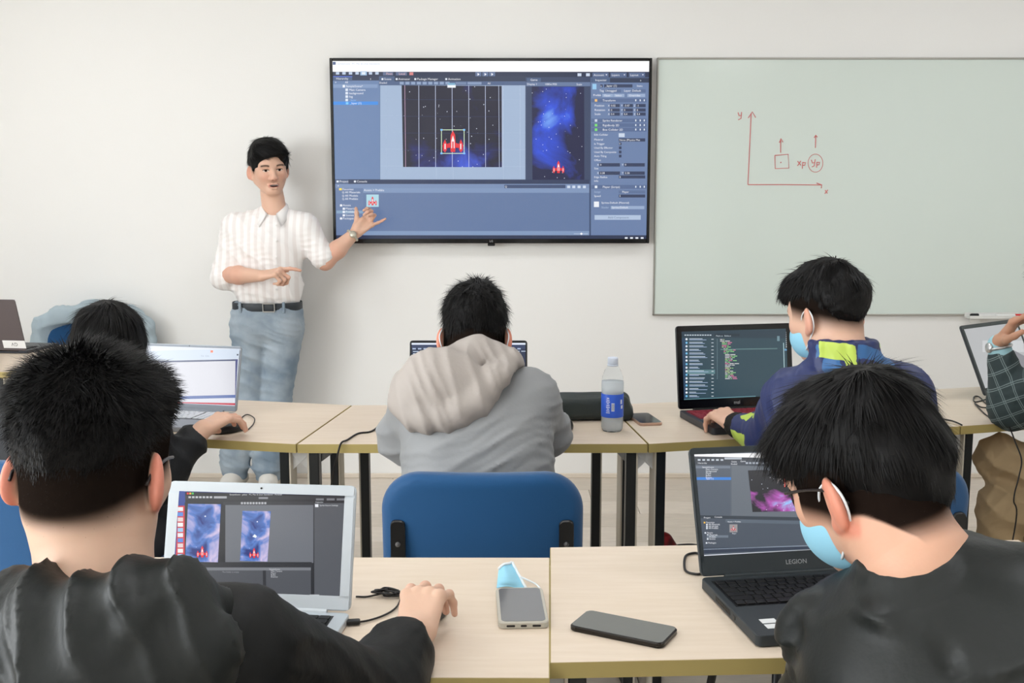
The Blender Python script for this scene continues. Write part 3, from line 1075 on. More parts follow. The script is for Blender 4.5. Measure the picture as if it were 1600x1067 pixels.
def make_chair(loc, rz, label, dz=0.0):
    global proto_chair
    if proto_chair is None:
        e = empty('chair', (0, 0, 0))
        mesh_obj('backrest', *CB, M_blue, e, True)
        mesh_obj('seat', *CS, M_blue, e, True)
        for s_ in (-1, 1):
            MB().prism([(x, z) for x, z in rrect(.034, .20, .012, 4)], -.008, .008, Matrix.Translation((s_ * .192, -.254, .61)) @ Matrix.Rotation(R(90), 4, 'X'), .003).build('back_bracket', M_bshell, e)
            MB().lathe([(.0, 0), (.006, 0), (.006, .003), (.0, .005)], 10, Matrix.Translation((s_ * .192, -.262, .655)) @ Matrix.Rotation(R(90), 4, 'X')).build('bolt', mat('bolt_steel', (120, 120, 122), .3, .9), e)
            MB().tube(spline([(s_ * .192, -.246, .56), (s_ * .195, -.235, .46), (s_ * .20, -.17, .415), (s_ * .20, .18, .415)], 5), .0115, 8).build('seat_tube', M_bshell, e, True)
            for sy in (-1, 1):
                MB().tube([(s_ * .20, sy * .15, .41), (s_ * .235, sy * .235, .012)], .012, 8).build('leg', M_bshell, e, True)
                MB().lathe([(.015, 0), (.016, .004), (.014, .022)], 10, Matrix.Translation((s_ * .2355, sy * .236, 0))).build('foot_cap', M_bshell, e)
        proto_chair = e
        c = e
    else:
        c = copy_tree(proto_chair)
    c.location = (loc[0], loc[1], dz); c.rotation_euler = (0, 0, rz)
    tag(c, label, 'chair', 'blue classroom chairs')
    return c


make_chair((-.068, 2.655), 0, 'blue padded chair of the student in the grey hooded jacket')
make_chair((.81, 2.68), R(10), 'blue padded chair behind the student in the navy and lime jacket')
make_chair((-1.13, 2.76), R(-8), 'blue padded chair at the left edge, beside the front student ear')
make_chair((-2.06, 5.08), R(178), 'blue padded chair by the wall with a pale jacket hung over it')
make_chair((2.03, 2.92), R(52), 'blue padded chair under the person in tan trousers')
make_chair((-.47, 1.10), R(-8), 'blue padded chair of the front student with the silver laptop')
make_chair((.70, 1.06), R(18), 'blue padded chair of the front student with the dark laptop')

# pale jacket draped over the wall chair's back
s = Sdf(.009)
jc = np.array([-2.06, 5.08])
bx, by = jc[0], jc[1] + .245
s.path([(bx - .25, by - .01, .765), (bx - .17, by, .842), (bx, by + .005, .868), (bx + .17, by, .842), (bx + .25, by - .01, .765)], [.035, .045, .048, .045, .035], k=.05)
s.box((bx, by + .045, .62), (.23, .018, .25), .018, k=.05)
for sg in (-1, 1):
    s.box((bx + (.17 if sg > 0 else -.255), by - .055, .66), (.085 if sg > 0 else .022, .016, .19), .016, k=.04)
    s.path([(bx + sg * .25, by, .80), (bx + sg * .275, by - .02, .62), (bx + sg * .25, by - .03, .45)], [.045, .045, .038], k=.04)
s.disp(cloth(3, .006, .07)); s.disp(cloth(9, .003, .03))
v, q = s.mesh()
mesh_obj('draped_jacket', v, q, mat('pale_denim', (176, 192, 200), .85, bump=(220, .15)), None, True)
tag(bpy.data.objects['draped_jacket'], 'pale grey-blue jacket draped over the blue chair by the wall', 'jacket')

# ================================================================== laptops
ROWS = [[1] * 14, [1] * 13 + [1.6], [1.5] + [1] * 12 + [1.1], [1.8] + [1] * 11 + [1.8], [2.2] + [1] * 10 + [2.4], [1, 1, 1, 1.2, 5, 1.2, 1, 1, 1, 1]]
ROWS_PAD = [r_ + [.25] + [1] * 4 for r_ in ROWS]


def laptop(label, hl, w, d, lidh, ang, tilt, mats, bz=(.008, .008, .010, .022), base_t=.014, lid_t=.006, rows=ROWS, split=True, kw=.8, off=0.0, keym=None, keycol=None, corner=.010, back=0.0):
    """hl = hinge left end on the desk (world), ang = direction of the hinge line, tilt = lean of the lid from upright"""
    e = empty('laptop', (hl[0], hl[1], DZ), R(ang), label, 'laptop', 'open laptops on the desks')
    Mb, Ml, Mk = mats
    base = MB()
    base.prism([(x + w / 2, yy - d / 2 + back) for x, yy in rrect(w, d, corner)], .0015, base_t, None, .0015)
    b = base.build('base', Mb, e)
    for sx in (.03, w - .03):
        for sy in (-.02, -d + .03):
            MB().lathe([(.006, 0), (.006, .002)], 10, Matrix.Translation((sx, sy + back, 0))).build('rubber_foot', M_black, b)
    kd = d * .43
    kb = MB().box((w / 2, -d * .30, base_t + .0002), (w * kw + .006, kd + .006, .0006)).build('keyboard_well', keycol or M_black, b)
    pk = MB().box((w / 2, -d * .76, base_t + .0003), (.105, d * .30, .0006)).build('touchpad', mat('touchpad_' + Mb.name, (150, 152, 155) if 'silver' in Mb.name else (26, 28, 30), .35), b)
    holder = kb
    kmat = keym or M_black
    rg = random.Random(3)
    cache = {}
    ph = kd / len(rows)
    joined = MB()
    for j, r_ in enumerate(rows):
        tot = sum(r_); x = w / 2 - w * kw / 2
        for kk in r_:
            k_w = w * kw * kk / tot
            if kk >= .5:
                c = (x + k_w / 2, -d * .30 + kd / 2 - ph * (j + .5), base_t + .0018)
                if split:
                    key = round(k_w, 4)
                    if key not in cache:
                        o = MB().box((0, 0, 0), (k_w - .0028, ph - .0028, .0024), bev=.0007).build('key', kmat, b); cache[key] = o.data
                    else:
                        o = bpy.data.objects.new('key', cache[key]); col.objects.link(o); o.parent = b
                    o.location = c
                else:
                    joined.box(c, (k_w - .003, ph - .003, .0024))
            x += k_w
    if not split:
        joined.build('keyboard_keys', kmat, b)['kind'] = 'stuff'
    # lid: local frame x right, y up the lid, z = out of the display
    LM = Matrix.Translation((0, .002, base_t + .002)) @ Matrix.Rotation(R(90 - tilt), 4, 'X')
    lid = MB().prism([(x + w / 2, yy + lidh / 2) for x, yy in rrect(w, lidh, corner)], -lid_t, 0, None, .001).build('lid', Ml, e)
    lid.matrix_local = LM
    L_, R_, T_, B_ = bz
    sw_, sh_ = w - L_ - R_, lidh - T_ - B_
    mb = MB()
    mb.box((w / 2, lidh - T_ / 2 - .001, .0006), (w - .006, T_ - .002, .0012)); mb.box((w / 2, B_ / 2 + .001, .0006), (w - .006, B_ - .002, .0012))
    mb.box((L_ / 2 + .0015, lidh / 2, .0006), (L_ - .003, sh_, .0012)); mb.box((w - R_ / 2 - .0015, lidh / 2, .0006), (R_ - .003, sh_, .0012))
    mb.build('bezel', Mk, lid)
    MB().lathe([(.0, 0), (.0018, 0), (.0018, .0006), (0, .0006)], 8, Matrix.Translation((w / 2, lidh - T_ / 2, .0012))).build('webcam', M_black, lid)
    MB().tube([(w * .12, 0, base_t), (w * .88, 0, base_t)], .005, 10).build('hinge', Mk, e)
    W = Matrix.Translation((hl[0], hl[1], DZ)) @ Matrix.Rotation(R(ang), 4, 'Z') @ LM
    o = np.array(W @ Vector((L_, lidh - T_, .0004))); rt = np.array(W.to_3x3() @ Vector((1, 0, 0))); dn = np.array(W.to_3x3() @ Vector((0, -1, 0)))

    def canvas(conv):
        return Canvas(sw_, sh_, planar(o, rt, dn, sw_, sh_, conv))
    SM = Matrix.Translation((L_, lidh - T_, .0004))
    return e, lid, canvas, SM, W, b


M_silver = mat('silver_aluminium', (196, 204, 210), .38, .35)
M_silverd = mat('silver_bezel', (198, 205, 210), .45, .1)
M_gun = mat('gunmetal', (58, 60, 66), .4, .4)
M_dark = mat('charcoal_shell', (44, 50, 54), .5)
M_darkb = mat('charcoal_bezel', (40, 48, 52), .5)
M_key = mat('black_keys', (16, 17, 19), .45)
M_redkey = mat('red_lit_keys', (120, 34, 46), .5, emit=.2)


def logo(lid, txt, w, y, h, m):
    V, Fs, tw = text_geo(txt, h)
    mesh_obj('logo', [(w / 2 - tw / 2 + a, y + b_, .0013) for a, b_ in V], Fs, m, lid)


# silver laptop of the front-left student
hl = PZ(250, 945, .765)
e, lid, canvas, SM, W, b = laptop('silver laptop on the front desk showing two blue space pictures', hl, .325, .225, .205, -5.8, 16, (M_silver, M_silver, M_silverd), (.019, .019, .017, .024), .014, .006, kw=.84, keym=M_key)
cv = canvas(crop(240, 720, 3.075))
cv.full((72, 76, 84))
cv.rect(80, 120, 960, 158, (30, 42, 110)); cv.rect(80, 130, 158, 700, (46, 70, 150))
for i, wd in enumerate((6, 40, 24, 28, 50, 46, 44, 24)): cv.rect(145 + i * 40, 140, 145 + i * 40 + min(wd, 30), 146, (225, 230, 245))
for i in range(8): cv.rect(690 + i * 22, 146, 704 + i * 22, 154, (225, 230, 245))
cv.rect(842, 149, 925, 157, (220, 226, 240))
cv.rect(100, 215, 150, 600, (206, 52, 66))
for i in range(13): cv.rect(116, 222 + i * 25, 142, 241 + i * 25, [(235, 235, 240), (90, 140, 220), (230, 210, 210), (240, 240, 240), (160, 200, 235)][i % 5])
cv.rect(152, 150, 940, 700, (40, 42, 48)); cv.rect(152, 150, 940, 170, (26, 28, 34))
for x, c_ in ((160, (230, 60, 60)), (172, (235, 180, 60)), (184, (80, 200, 90))): cv.rect(x, 152, x + 9, 161, c_)
cv.text(365, 165, 7, 'SampleScene - galaxy - PC, Mac & Linux Standalone - Personal', (215, 218, 224), 360)
cv.rect(152, 168, 940, 186, (48, 50, 56))
for i in range(7): cv.rect(168 + i * 17, 170, 180 + i * 17, 179, (190, 192, 198))
cv.rect(290, 170, 352, 180, (170, 172, 178)); cv.rect(505, 174, 550, 183, (140, 142, 150))
for x in (780, 832, 880): cv.rect(x, 180, x + 38, 190, (120, 122, 128))
cv.rect(150, 200, 345, 490, (34, 36, 42)); cv.rect(345, 210, 768, 490, (108, 112, 120)); cv.rect(335, 196, 768, 212, (52, 54, 60))
for i in range(9): cv.rect(420 + i * 14, 198, 430 + i * 14, 208, (180, 182, 188))
cv.rect(772, 196, 940, 660, (86, 89, 96)); cv.rect(776, 208, 792, 222, (235, 238, 245)); cv.text(798, 217, 7, 'Sprite Import Settings', (215, 218, 224), 95); cv.rect(772, 190, 925, 203, (40, 42, 48)); cv.text(778, 201, 7, 'Inspector', (215, 218, 224))
cv.rect(130, 486, 760, 520, (44, 46, 52)); cv.rect(130, 512, 756, 526, (120, 123, 130))
cv.rect(130, 526, 525, 660, (78, 81, 88)); cv.rect(525, 526, 540, 660, (46, 48, 54)); cv.rect(540, 526, 756, 660, (80, 83, 90))
for i, t in enumerate(('Favorites', 'All Materials', 'All Models', 'All Prefabs')): cv.text(146 + (8 if i else 0), 514 + i * 11, 7, t, (210, 212, 218))
for i, t in enumerate(('SampleScene', 'Main Camera', 'Player', 'Bullet', 'Enemies')): cv.text(556 + (8 if i else 0), 524 + i * 9, 7, t, (210, 212, 218))
cv.text(330, 537, 7, 'This folder is empty', (150, 152, 160)); cv.rect(750, 642, 796, 649, (200, 202, 208))
cv.rect(80, 654, 960, 700, (22, 24, 44))
for i in range(4): cv.rect(846 + i * 16, 656, 856 + i * 16, 666, (215, 220, 235))
cv.build(lid, SM)
GM = nebula_mat('blue_pink_galaxy_picture', (26, 44, 120), (84, 124, 200), (226, 206, 232), 3.0, 30, (.34, .49, .68), 5.3, .55)
cv.picture([(166, 206), (325, 208), (310, 487), (152, 484)], GM, lid, SM)
cv.picture([(428, 240), (564, 242), (548, 484), (416, 480)], GM, lid, SM)
c2 = Canvas(cv.w, cv.h, cv.conv); c2.layer = 250
ship(c2, 235, 436, 58); c2.build(lid, SM)
c3 = Canvas(cv.w, cv.h, cv.conv); c3.layer = 250
ship(c3, 484, 442, 50); c3.poly([(476, 364), (486, 352), (498, 362), (492, 370)], (240, 245, 250)); c3.build(lid, SM)

# charcoal laptop of the front-right student
hl = PZ(1096, 905, .768)
LEG_W, LEG_D, LEG_LH = .362, .262, .230
e, lid, canvas, SM, W, b = laptop('dark grey laptop on the front desk showing a pink galaxy picture', hl, LEG_W, LEG_D, LEG_LH, 9.5, 21, (M_dark, M_dark, M_darkb), (.009, .009, .012, .036), .020, .007, rows=ROWS_PAD, kw=.92, keym=M_key, back=.004)
logo(lid, 'LEGION', LEG_W, .013, .008, mat('logo_grey', (170, 174, 176), .4, .3))
cv = canvas(crop(1050, 680, 3.233))
cv.full((84, 94, 106))
cv.rect(80, 60, 1400, 112, (250, 250, 252)); cv.text(128, 97, 7, 'SampleScene - PC, Mac', (200, 200, 210)); cv.rect(80, 108, 1400, 134, (48, 56, 66))
for i in range(6): cv.rect(130 + i * 23, 120, 144 + i * 23, 129, (190, 198, 208))
cv.rect(265, 112, 352, 122, (180, 188, 198)); cv.rect(540, 102, 590, 112, (180, 188, 198))
cv.rect(80, 134, 294, 410, (78, 88, 102)); cv.rect(80, 132, 294, 150, (50, 58, 70)); cv.text(130, 144, 8, 'Hierarchy'); cv.rect(120, 155, 294, 167, (110, 120, 134)); cv.text(152, 165, 8, 'SampleScene')
for i, t in enumerate(('Main Camera', 'Background', 'Player', 'Bullet', 'Enemy')): cv.text(170, 176 + i * 10, 8, t)
cv.rect(120, 212, 298, 226, (52, 128, 214)); cv.text(172, 223, 8, 'layer (1)')
cv.rect(294, 128, 1400, 152, (56, 64, 76)); cv.text(300, 137, 8, 'Scene'); cv.text(345, 135, 8, 'Game'); cv.text(296, 149, 8, 'Shaded')
for i in range(7): cv.rect(372 + i * 17, 136, 384 + i * 17, 145, (170, 178, 190))
cv.rect(300, 152, 1400, 405, (98, 106, 116))
cv.rect(120, 405, 1400, 424, (44, 54, 66)); cv.text(160, 420, 8, 'Project'); cv.text(214, 417, 8, 'Console')
cv.rect(120, 420, 1400, 585, (68, 78, 92)); cv.rect(270, 424, 1400, 440, (86, 98, 112)); cv.text(280, 440, 7, 'Assets > Prefabs')
for x, yy, t in ((172, 444, 'Favorites'), (184, 454, 'All Materials'), (184, 464, 'All Models'), (184, 473, 'All Prefabs'), (176, 496, 'Assets'), (188, 507, 'Materials'), (188, 517, 'Prefabs'), (188, 527, 'Scenes'), (182, 547, 'Packages')): cv.text(x, yy, 8, t); cv.rect(x - 12, yy - 7, x - 4, yy + 1, (240, 190, 60) if t == 'Favorites' else (220, 226, 234))
cv.rect(176, 505, 284, 517, (106, 118, 132)); cv.text(188, 517, 8, 'Prefabs')
cv.rect(290, 450, 330, 490, (150, 146, 148)); ship(cv, 310, 470, 28, (190, 60, 70)); cv.text(303, 499, 6, 'Player')
cv.rect(120, 570, 1400, 600, (40, 52, 72)); cv.line(130, 578, 850, 552, 5, (130, 142, 158))
cv.poly([(150, 606), (930, 570), (1400, 548), (1400, 640), (150, 650)], (236, 240, 250))
for i, c_ in enumerate(((190, 190, 195), (200, 200, 205), (40, 130, 220), (230, 190, 70), (60, 150, 220), (80, 190, 220), (220, 110, 90), (60, 60, 70), (120, 130, 230))): cv.rect(416 + i * 30, 602 - i * 1.2, 430 + i * 30, 614 - i * 1.2, c_)
cv.rect(178, 620, 188, 630, (60, 80, 160))
cv.build(lid, SM)
cv.picture([(383, 178), (900, 158), (900, 378), (406, 388)], nebula_mat('pink_galaxy_picture', (10, 12, 24), (176, 80, 176), (150, 200, 250), 2.6, 130, (.45, .6, .74), 2.2, 1.5, (.5, .12, .75, .2)), lid, SM)
c2 = Canvas(cv.w, cv.h, cv.conv); c2.layer = 250
for sg in (-1, 1):
    c2.poly([(568 + sg * 6, 196), (568 + sg * 22, 190), (568 + sg * 38, 245), (568 + sg * 24, 222), (568 + sg * 10, 236)], (190, 180, 180))
c2.poly([(568, 190), (573, 210), (571, 262), (565, 262), (563, 210)], (214, 90, 80)); c2.build(lid, SM)
mb = MB()
for (x, yy, c_) in ((.030, -.205, 0), (.030, -.226, 0)): mb.box((x + .01, yy, .0205), (.026, .017, .0004))
mb.build('white_sticker', mat('sticker_white', (225, 228, 228), .4), b)
MB().box((.078, -.222, .0205), (.028, .017, .0004)).build('green_sticker', mat('sticker_green', (70, 190, 60), .4), b)
mb = MB()
for i in range(14): mb.box((-.0002, -.075 - i * .005, .011), (.001, .003, .008))
mb.build('side_vent', M_black, b)
MB().box((-.0002, -.160, .011), (.001, .010, .006)).build('side_port', M_black, b)

# black gaming laptop on the right back-row desk
hl = PZ(1061, 643, .768)
MS_W, MS_D, MS_LH = .392, .265, .262
e, lid, canvas, SM, W, b = laptop('black gaming laptop with a code editor and red-lit keys', hl, MS_W, MS_D, MS_LH, 12.5, 9, (M_gun, M_black, M_gloss), (.018, .018, .018, .030), .022, .009, rows=ROWS_PAD, split=False, kw=.92, keym=M_redkey, keycol=mat('red_glow_deck', (96, 40, 54), .5, emit=.1))
logo(lid, 'msi', MS_W, .010, .011, mat('logo_light', (190, 194, 196), .4, .3))
MB().box((MS_W / 2, 0, .0165), (MS_W * .8, .012, .006)).build('hinge_strip', mat('hinge_light', (200, 196, 180), .3, .5), e)
cv = canvas(crop(860, 500, 2.8075))
cv.full((44, 70, 82))
cv.rect(560, 40, 1100, 78, (38, 58, 72)); cv.rect(570, 80, 598, 400, (40, 66, 92))
for i, x in enumerate(range(588, 700, 11)): cv.rect(x, 64, x + 8, 68, (210, 222, 230))
cv.rect(720, 60, 830, 72, (30, 48, 60)); cv.text(726, 72, 6, 'Player.cs   Bullet.cs', (200, 214, 224))
rg = random.Random(11)
cv.rect(598, 218, 722, 236, (92, 130, 136))
for i in range(17):
    yy = 84 + i * 15.6
    cv.poly([(597 + 5 * math.cos(t), yy + 5 * math.sin(t)) for t in np.linspace(0, 6.28, 8)[:-1]], [(235, 240, 245), (120, 190, 230), (220, 225, 235)][i % 3])
    cv.rect(609, yy - 3, 609 + rg.randint(30, 70), yy - .5, (205, 218, 232)); cv.rect(609, yy + 2, 609 + rg.randint(40, 90), yy + 4, (170, 190, 225)); cv.rect(706, yy - 1, 716, yy + 1.5, (220, 228, 235))
for i in range(27):
    yy = 84 + i * 6.6; ind = [0, 8, 8, 16, 16, 22][min(i // 2, 5)]
    L_ = rg.randint(14, 60)
    cv.rect(730, yy, 733, yy + 2.5, (130, 155, 165))
    x = 744 + ind
    for q in range(3):
        wq = rg.randint(5, 22); cv.rect(x, yy, x + wq, yy + 2.8, rg.choice([(150, 220, 140), (225, 225, 225), (230, 130, 170), (200, 220, 160)])); x += wq + 3
        if x > 744 + ind + L_: break
cv.line(745, 129, 995, 125, 5, (86, 118, 122)); cv.rect(994, 70, 1005, 92, (110, 140, 150)); cv.line(1022, 100, 1026, 240, 3, (180, 210, 215)); cv.rect(1026, 126, 1046, 134, (96, 150, 190))
for i in range(8): cv.rect(1033, 52 + i * 9, 1038, 57 + i * 9, (225, 230, 235))
cv.line(580, 350, 900, 335, 6, (96, 140, 150))
cv.build(lid, SM)

# grey laptop on the left back-row desk
hr = PZ(369, 645, .765)
a_ = -13.0
hl = hr - .36 * np.array([math.cos(R(a_)), math.sin(R(a_)), 0])
e, lid, canvas, SM, W, b = laptop('grey laptop on the left desk with a pale empty window open', hl, .36, .235, .206, a_, 14, (mat('grey_aluminium', (150, 155, 162), .4, .4), mat('grey_aluminium', (150, 155, 162)), mat('grey_bezel', (130, 138, 148), .45)), (.006, .006, .008, .018), .016, .006, rows=ROWS_PAD, split=False, kw=.92, keym=mat('light_keys', (214, 218, 224), .5))
cv = canvas(crop(0, 440, 2.319))
cv.full((214, 219, 230)); cv.rect(300, 244, 870, 280, (200, 212, 228)); cv.rect(300, 281, 862, 287, (42, 56, 100)); cv.rect(300, 287, 853, 415, (208, 208, 216)); cv.rect(853, 281, 862, 452, (52, 58, 120))
cv.rect(300, 410, 853, 421, (70, 96, 160)); cv.rect(300, 421, 845, 442, (212, 214, 224)); cv.rect(300, 440, 853, 449, (190, 32, 58)); cv.rect(300, 449, 870, 470, (205, 214, 230))
for i in range(9): cv.rect(630 + i * 18, 452, 638 + i * 18, 458, [(40, 60, 110), (90, 110, 160), (60, 60, 70)][i % 3])
cv.rect(763, 249, 772, 257, (232, 110, 60)); cv.rect(858, 262, 864, 268, (60, 70, 90)); cv.text(728, 272, 6, 'File  Edit', (150, 165, 185))
cv.build(lid, SM)

# laptop in front of the grey-jacket student
hl = PY(639, 600, 3.42); hl[2] = DZ
e, lid, canvas, SM, W, b = laptop('thin dark laptop half hidden behind the grey-jacket student', (hl[0], 3.42), .378, .25, .214, 0, 12, (M_gun, M_gun, M_gloss), (.006, .006, .008, .018), .016, .006, split=False, kw=.84, keym=M_key)
cv = canvas(crop(560, 420, 2.319))
cv.full((30, 44, 74)); cv.rect(180, 264, 640, 275, (222, 230, 246)); cv.rect(180, 275, 640, 290, (40, 56, 92))
for i in range(20): cv.rect(196 + i * 20, 287, 208 + i * 20, 292, (170, 186, 214))
for i in range(5): cv.rect(198, 298 + i * 8, 198 + 20 + (i * 17) % 30, 301 + i * 8, (190, 204, 226))
for x in (250, 560, 590): cv.rect(x, 297, x + 24, 300, (190, 204, 226))
cv.rect(205, 310, 245, 332, (50, 70, 110)); cv.build(lid, SM)

# laptop of the plaid-jacket person
hl = PZ(1540, 619, .768)
e, lid, canvas, SM, W, b = laptop('dark-framed laptop with a screen greyed by painted glare beside the plaid sleeve', hl, .36, .25, .25, 36, 25, (M_dark, M_dark, mat('grey_green_bezel', (66, 74, 74), .5)), (.014, .014, .014, .024), .018, .007, split=False, kw=.84, keym=M_key)
cv = canvas(lambda x, y: (x, y)); cv.full((176, 178, 180)); cv.rect(1535, 532, 1600, 550, (196, 198, 200)); cv.rect(1560, 560, 1620, 575, (150, 152, 158)); cv.rect(1580, 545, 1700, 610, (130, 130, 136)); cv.build(lid, SM)  # pale grey display colours stand in for glare on the screen

# laptop on the teacher's desk, its back to us
e, lid, canvas, SM, W, b = laptop('dark grey laptop on the left wall desk, sticker on its lid', (-2.115, 4.70), .36, .245, .238, 180 - 8, 16, (M_gun, mat('taupe_lid', (98, 90, 92), .5, .2), M_gloss), split=False, kw=.84, keym=M_key)
cv = canvas(lambda x, y: (x, y)); cv.full((120, 140, 170)); cv.build(lid, SM)
MB().box((.05, .030, -.0064), (.105, .036, .0008)).build('sticker', mat('sticker_paper', (238, 238, 238), .6), lid)
V, Fs, tw = text_geo('GV', .016)
mesh_obj('sticker_text', [(.048 - tw / 2 + x, .038 - z, -.0070) for x, z in V], [f[::1] for f in Fs], mat('ink_dark', (40, 40, 44), .6), lid)

# ================================================================== small things on the desks
def phone(label, c, ang, w, h, t, body, glass, case=None):
    e = empty('smartphone', (c[0], c[1], DZ), R(ang), label, 'smartphone', 'phones on the desks')
    MB().prism(rrect(w, h, .011, 6), 0, t, None, .0018).build('body' if not case else 'case', body, e)
    MB().prism(rrect(w - (.010 if case else .005), h - (.010 if case else .005), .009, 6), t - .0002, t + .0004).build('screen', glass, e)
    return e


M_pg = mat('phone_glass_grey', (110, 112, 116), .12, coat=.5)  # grey reflection on the screen is put into the glass colour
p = phone('smartphone in a pale grey case on the front desk by the blue mask', ((PZ(777, 921, .76) + PZ(855, 971, .76)) / 2), 2.5, .082, .158, .0115, mat('case_grey', (188, 184, 172), .5), M_pg, True)
for i in (-1, 0, 1):
    MB().prism(rrect(.010 if i == 0 else .014, .0035, .0016, 3), -.0003, .0003, Matrix.Translation((i * .021, -.0789, .0055)) @ Matrix.Rotation(R(90), 4, 'X')).build('port', M_black, p)
p = phone('black smartphone lying askew on the bare front desk', (PZ(894, 972, .757) + PZ(1057, 990, .757)) / 2 + [.0, .002, 0], 62, .076, .160, .009, mat('phone_black', (40, 36, 32), .25, .4), mat('phone_glass_dark', (92, 95, 92), .12, coat=.5))
p = phone('smartphone with gold rim on the desk right of the bottle', (PZ(985, 644, .757) + PZ(1032, 664, .757)) / 2 + [-.002, 0, 0], 10, .072, .15, .009, mat('rose_gold', (196, 164, 146), .3, .6), mat('phone_glass_black', (16, 22, 34), .08))

# water bottle
bp = PZ(956.5, 673, DZ)
e = empty('water_bottle', (bp[0], bp[1] + .005, DZ), R(20), 'half-litre clear water bottle with blue label on the middle desk', 'bottle')
prof = [(.020, .004), (.027, .0), (.0315, .008), (.0325, .02), (.0325, .05), (.0318, .054), (.0318, .112), (.0328, .117), (.0328, .145), (.030, .163), (.023, .182), (.0145, .196), (.0130, .200), (.0130, .205)]
Mpet = mat('clear_plastic', (248, 252, 255), .06, trans=1.0, ior=1.04)
MB().lathe(prof, 40).build('bottle_body', Mpet, e, True)
MB().lathe([(.018, .006), (.026, .003), (.0303, .01), (.0310, .05), (.0302, .055), (.0302, .111), (.0312, .117), (.0312, .148)], 40).build('water', mat('water', (238, 242, 244), .25, trans=.45, ior=1.06), e, True)
MB().lathe([(.0329, .044), (.0332, .045), (.0332, .112), (.0329, .113)], 40, caps=False).build('label', mat('blue_label', (52, 98, 214), .4), e, True)
MB().lathe([(.0152, .200), (.0155, .201), (.0155, .216), (.0145, .219), (.012, .2195)], 24).build('cap', mat('cap_white_blue', (214, 222, 236), .4), e, True)
MB().lathe([(.016, .194), (.0165, .196), (.016, .199)], 24).build('neck_ring', mat('cap_white_blue', (214, 222, 236)), e, True)


def on_label(mb, a0, z0, w, h, r=.0334):
    n = 4
    vs = []
    for i in range(n + 1):
        a = R(a0) + (i / n - .5) * w / r
        for z in (z0, z0 + h): vs.append((r * math.cos(a), r * math.sin(a), z))
    mb.add(vs, [(2 * i, 2 * i + 2, 2 * i + 3, 2 * i + 1) for i in range(n)])


mb = MB()
for i in range(9): on_label(mb, -138, .058 + i * .0054, .012 - (i % 3) * .002, .0022)
on_label(mb, -112, .064, .009, .024)
on_label(mb, -64, .084, .007, .013); on_label(mb, -60, .070, .008, .010)
mb.build('label_print', mat('print_white', (226, 232, 246), .5), e)
mb = MB()
for i in range(6): on_label(mb, -112 + (i - 2.5) * 2.4, .066, .0007, .020, .0335)
mb.build('barcode', mat('print_grey', (120, 130, 150), .5), e)

# black pouch behind the bottle
s = Sdf(.006)
s.box((.245, 3.335, .789), (.115, .055, .037), .022, Rm=np.array(Matrix.Rotation(R(4), 3, 'Z')), k=.02)
s.cone((.15, 3.33, .81), (.35, 3.345, .812), .014, .012, k=.03)
s.cone((.355, 3.30, .772), (.36, 3.36, .775), .020, .020, k=.02)
s.disp(cloth(21, .002, .04))
v, q = s.mesh()
tag(mesh_obj('pouch', v, q, mat('black_nylon', (38, 46, 44), .55, bump=(300, .1)), None, True), 'black soft pouch lying behind the water bottle', 'pouch')


def mouse(label, c, ang):
    e = empty('computer_mouse', (c[0], c[1], DZ), R(ang), label, 'mouse', 'computer mice')
    s = Sdf(.003)
    s.ell((0, 0, .008), (.030, .054, .026), k=.0)
    s.func((-.05, -.08, -.05), (.05, .08, .001), lambda X, Y, Z: (Z - .0015) + 0 * X + 0 * Y, op='sub', k=.003)
    v, q = s.mesh()
    mesh_obj('shell', v, q, mat('mouse_black', (24, 24, 26), .4), e, True)
    MB().lathe([(.006, -.003), (.0075, 0), (.006, .003)], 14, Matrix.Translation((0, .030, .029)) @ Matrix.Rotation(R(90), 4, 'Y')).build('wheel', M_gloss, e, True)
    return e


mouse('dark computer mouse under the front student hand', PZ(664, 958, .76), -28)
mouse('dark computer mouse under the hand on the left back desk', PZ(358, 664, .77), -40)
mouse('dark computer mouse by the grey jacket elbow', PZ(880, 664, .76), 5)


def cable(name, pts, r, label, cat='cable', m=None, n=8):
    o = MB().tube(spline(pts, n), r, 7).build(name, m or mat('cable_black', (22, 20, 20), .45), None, True)
    return tag(o, label, cat)


zc = DZ + .003
C_ = lambda px, py, z=zc: PZ(px, py, z)
# mouse lead with its bundled slack and plug
pts = [C_(526 + 24, 972), C_(572, 970), C_(598, 962), C_(618, 950), C_(626, 934), C_(622, 922)]
loop = []
for i in range(34):
    a = i * .62
    r_ = 17 + 7 * math.sin(i * 1.7)
    loop.append(C_(606 + r_ * math.cos(a) + 3 * math.sin(i * .9), 925 + (4.5 + 2.5 * math.sin(i * 1.1)) * math.sin(a * 1.05), zc + .0016 * (i % 6)))
pts += loop + [C_(575, 932), C_(556, 932)]
e = empty('mouse_cable', (0, 0, 0), 0, 'black mouse lead with bundled slack beside the silver laptop', 'cable')
MB().tube(spline(pts, 5), .0017, 6).build('lead', mat('cable_black', (22, 20, 20), .45), e, True)
a1, a2 = C_(542, 972, DZ + .006), C_(560, 971, DZ + .006)
MB().box((0, 0, 0), (np.linalg.norm(a2 - a1) + .006, .012, .007), Matrix.Translation((a1 + a2) / 2) @ Matrix.Rotation(math.atan2(*(a2 - a1)[[1, 0]]), 4, 'Z'), bev=.0015).build('plug', M_black, e)
cable('power_cable', [C_(1100, 894), C_(1090, 897), C_(1073, 893), C_(1069, 882), C_(1072, 868), C_(1085, 864), C_(1096, 866)], .0024, 'thin dark cable loop left of the dark front laptop')
ed = mFL[1] - .006
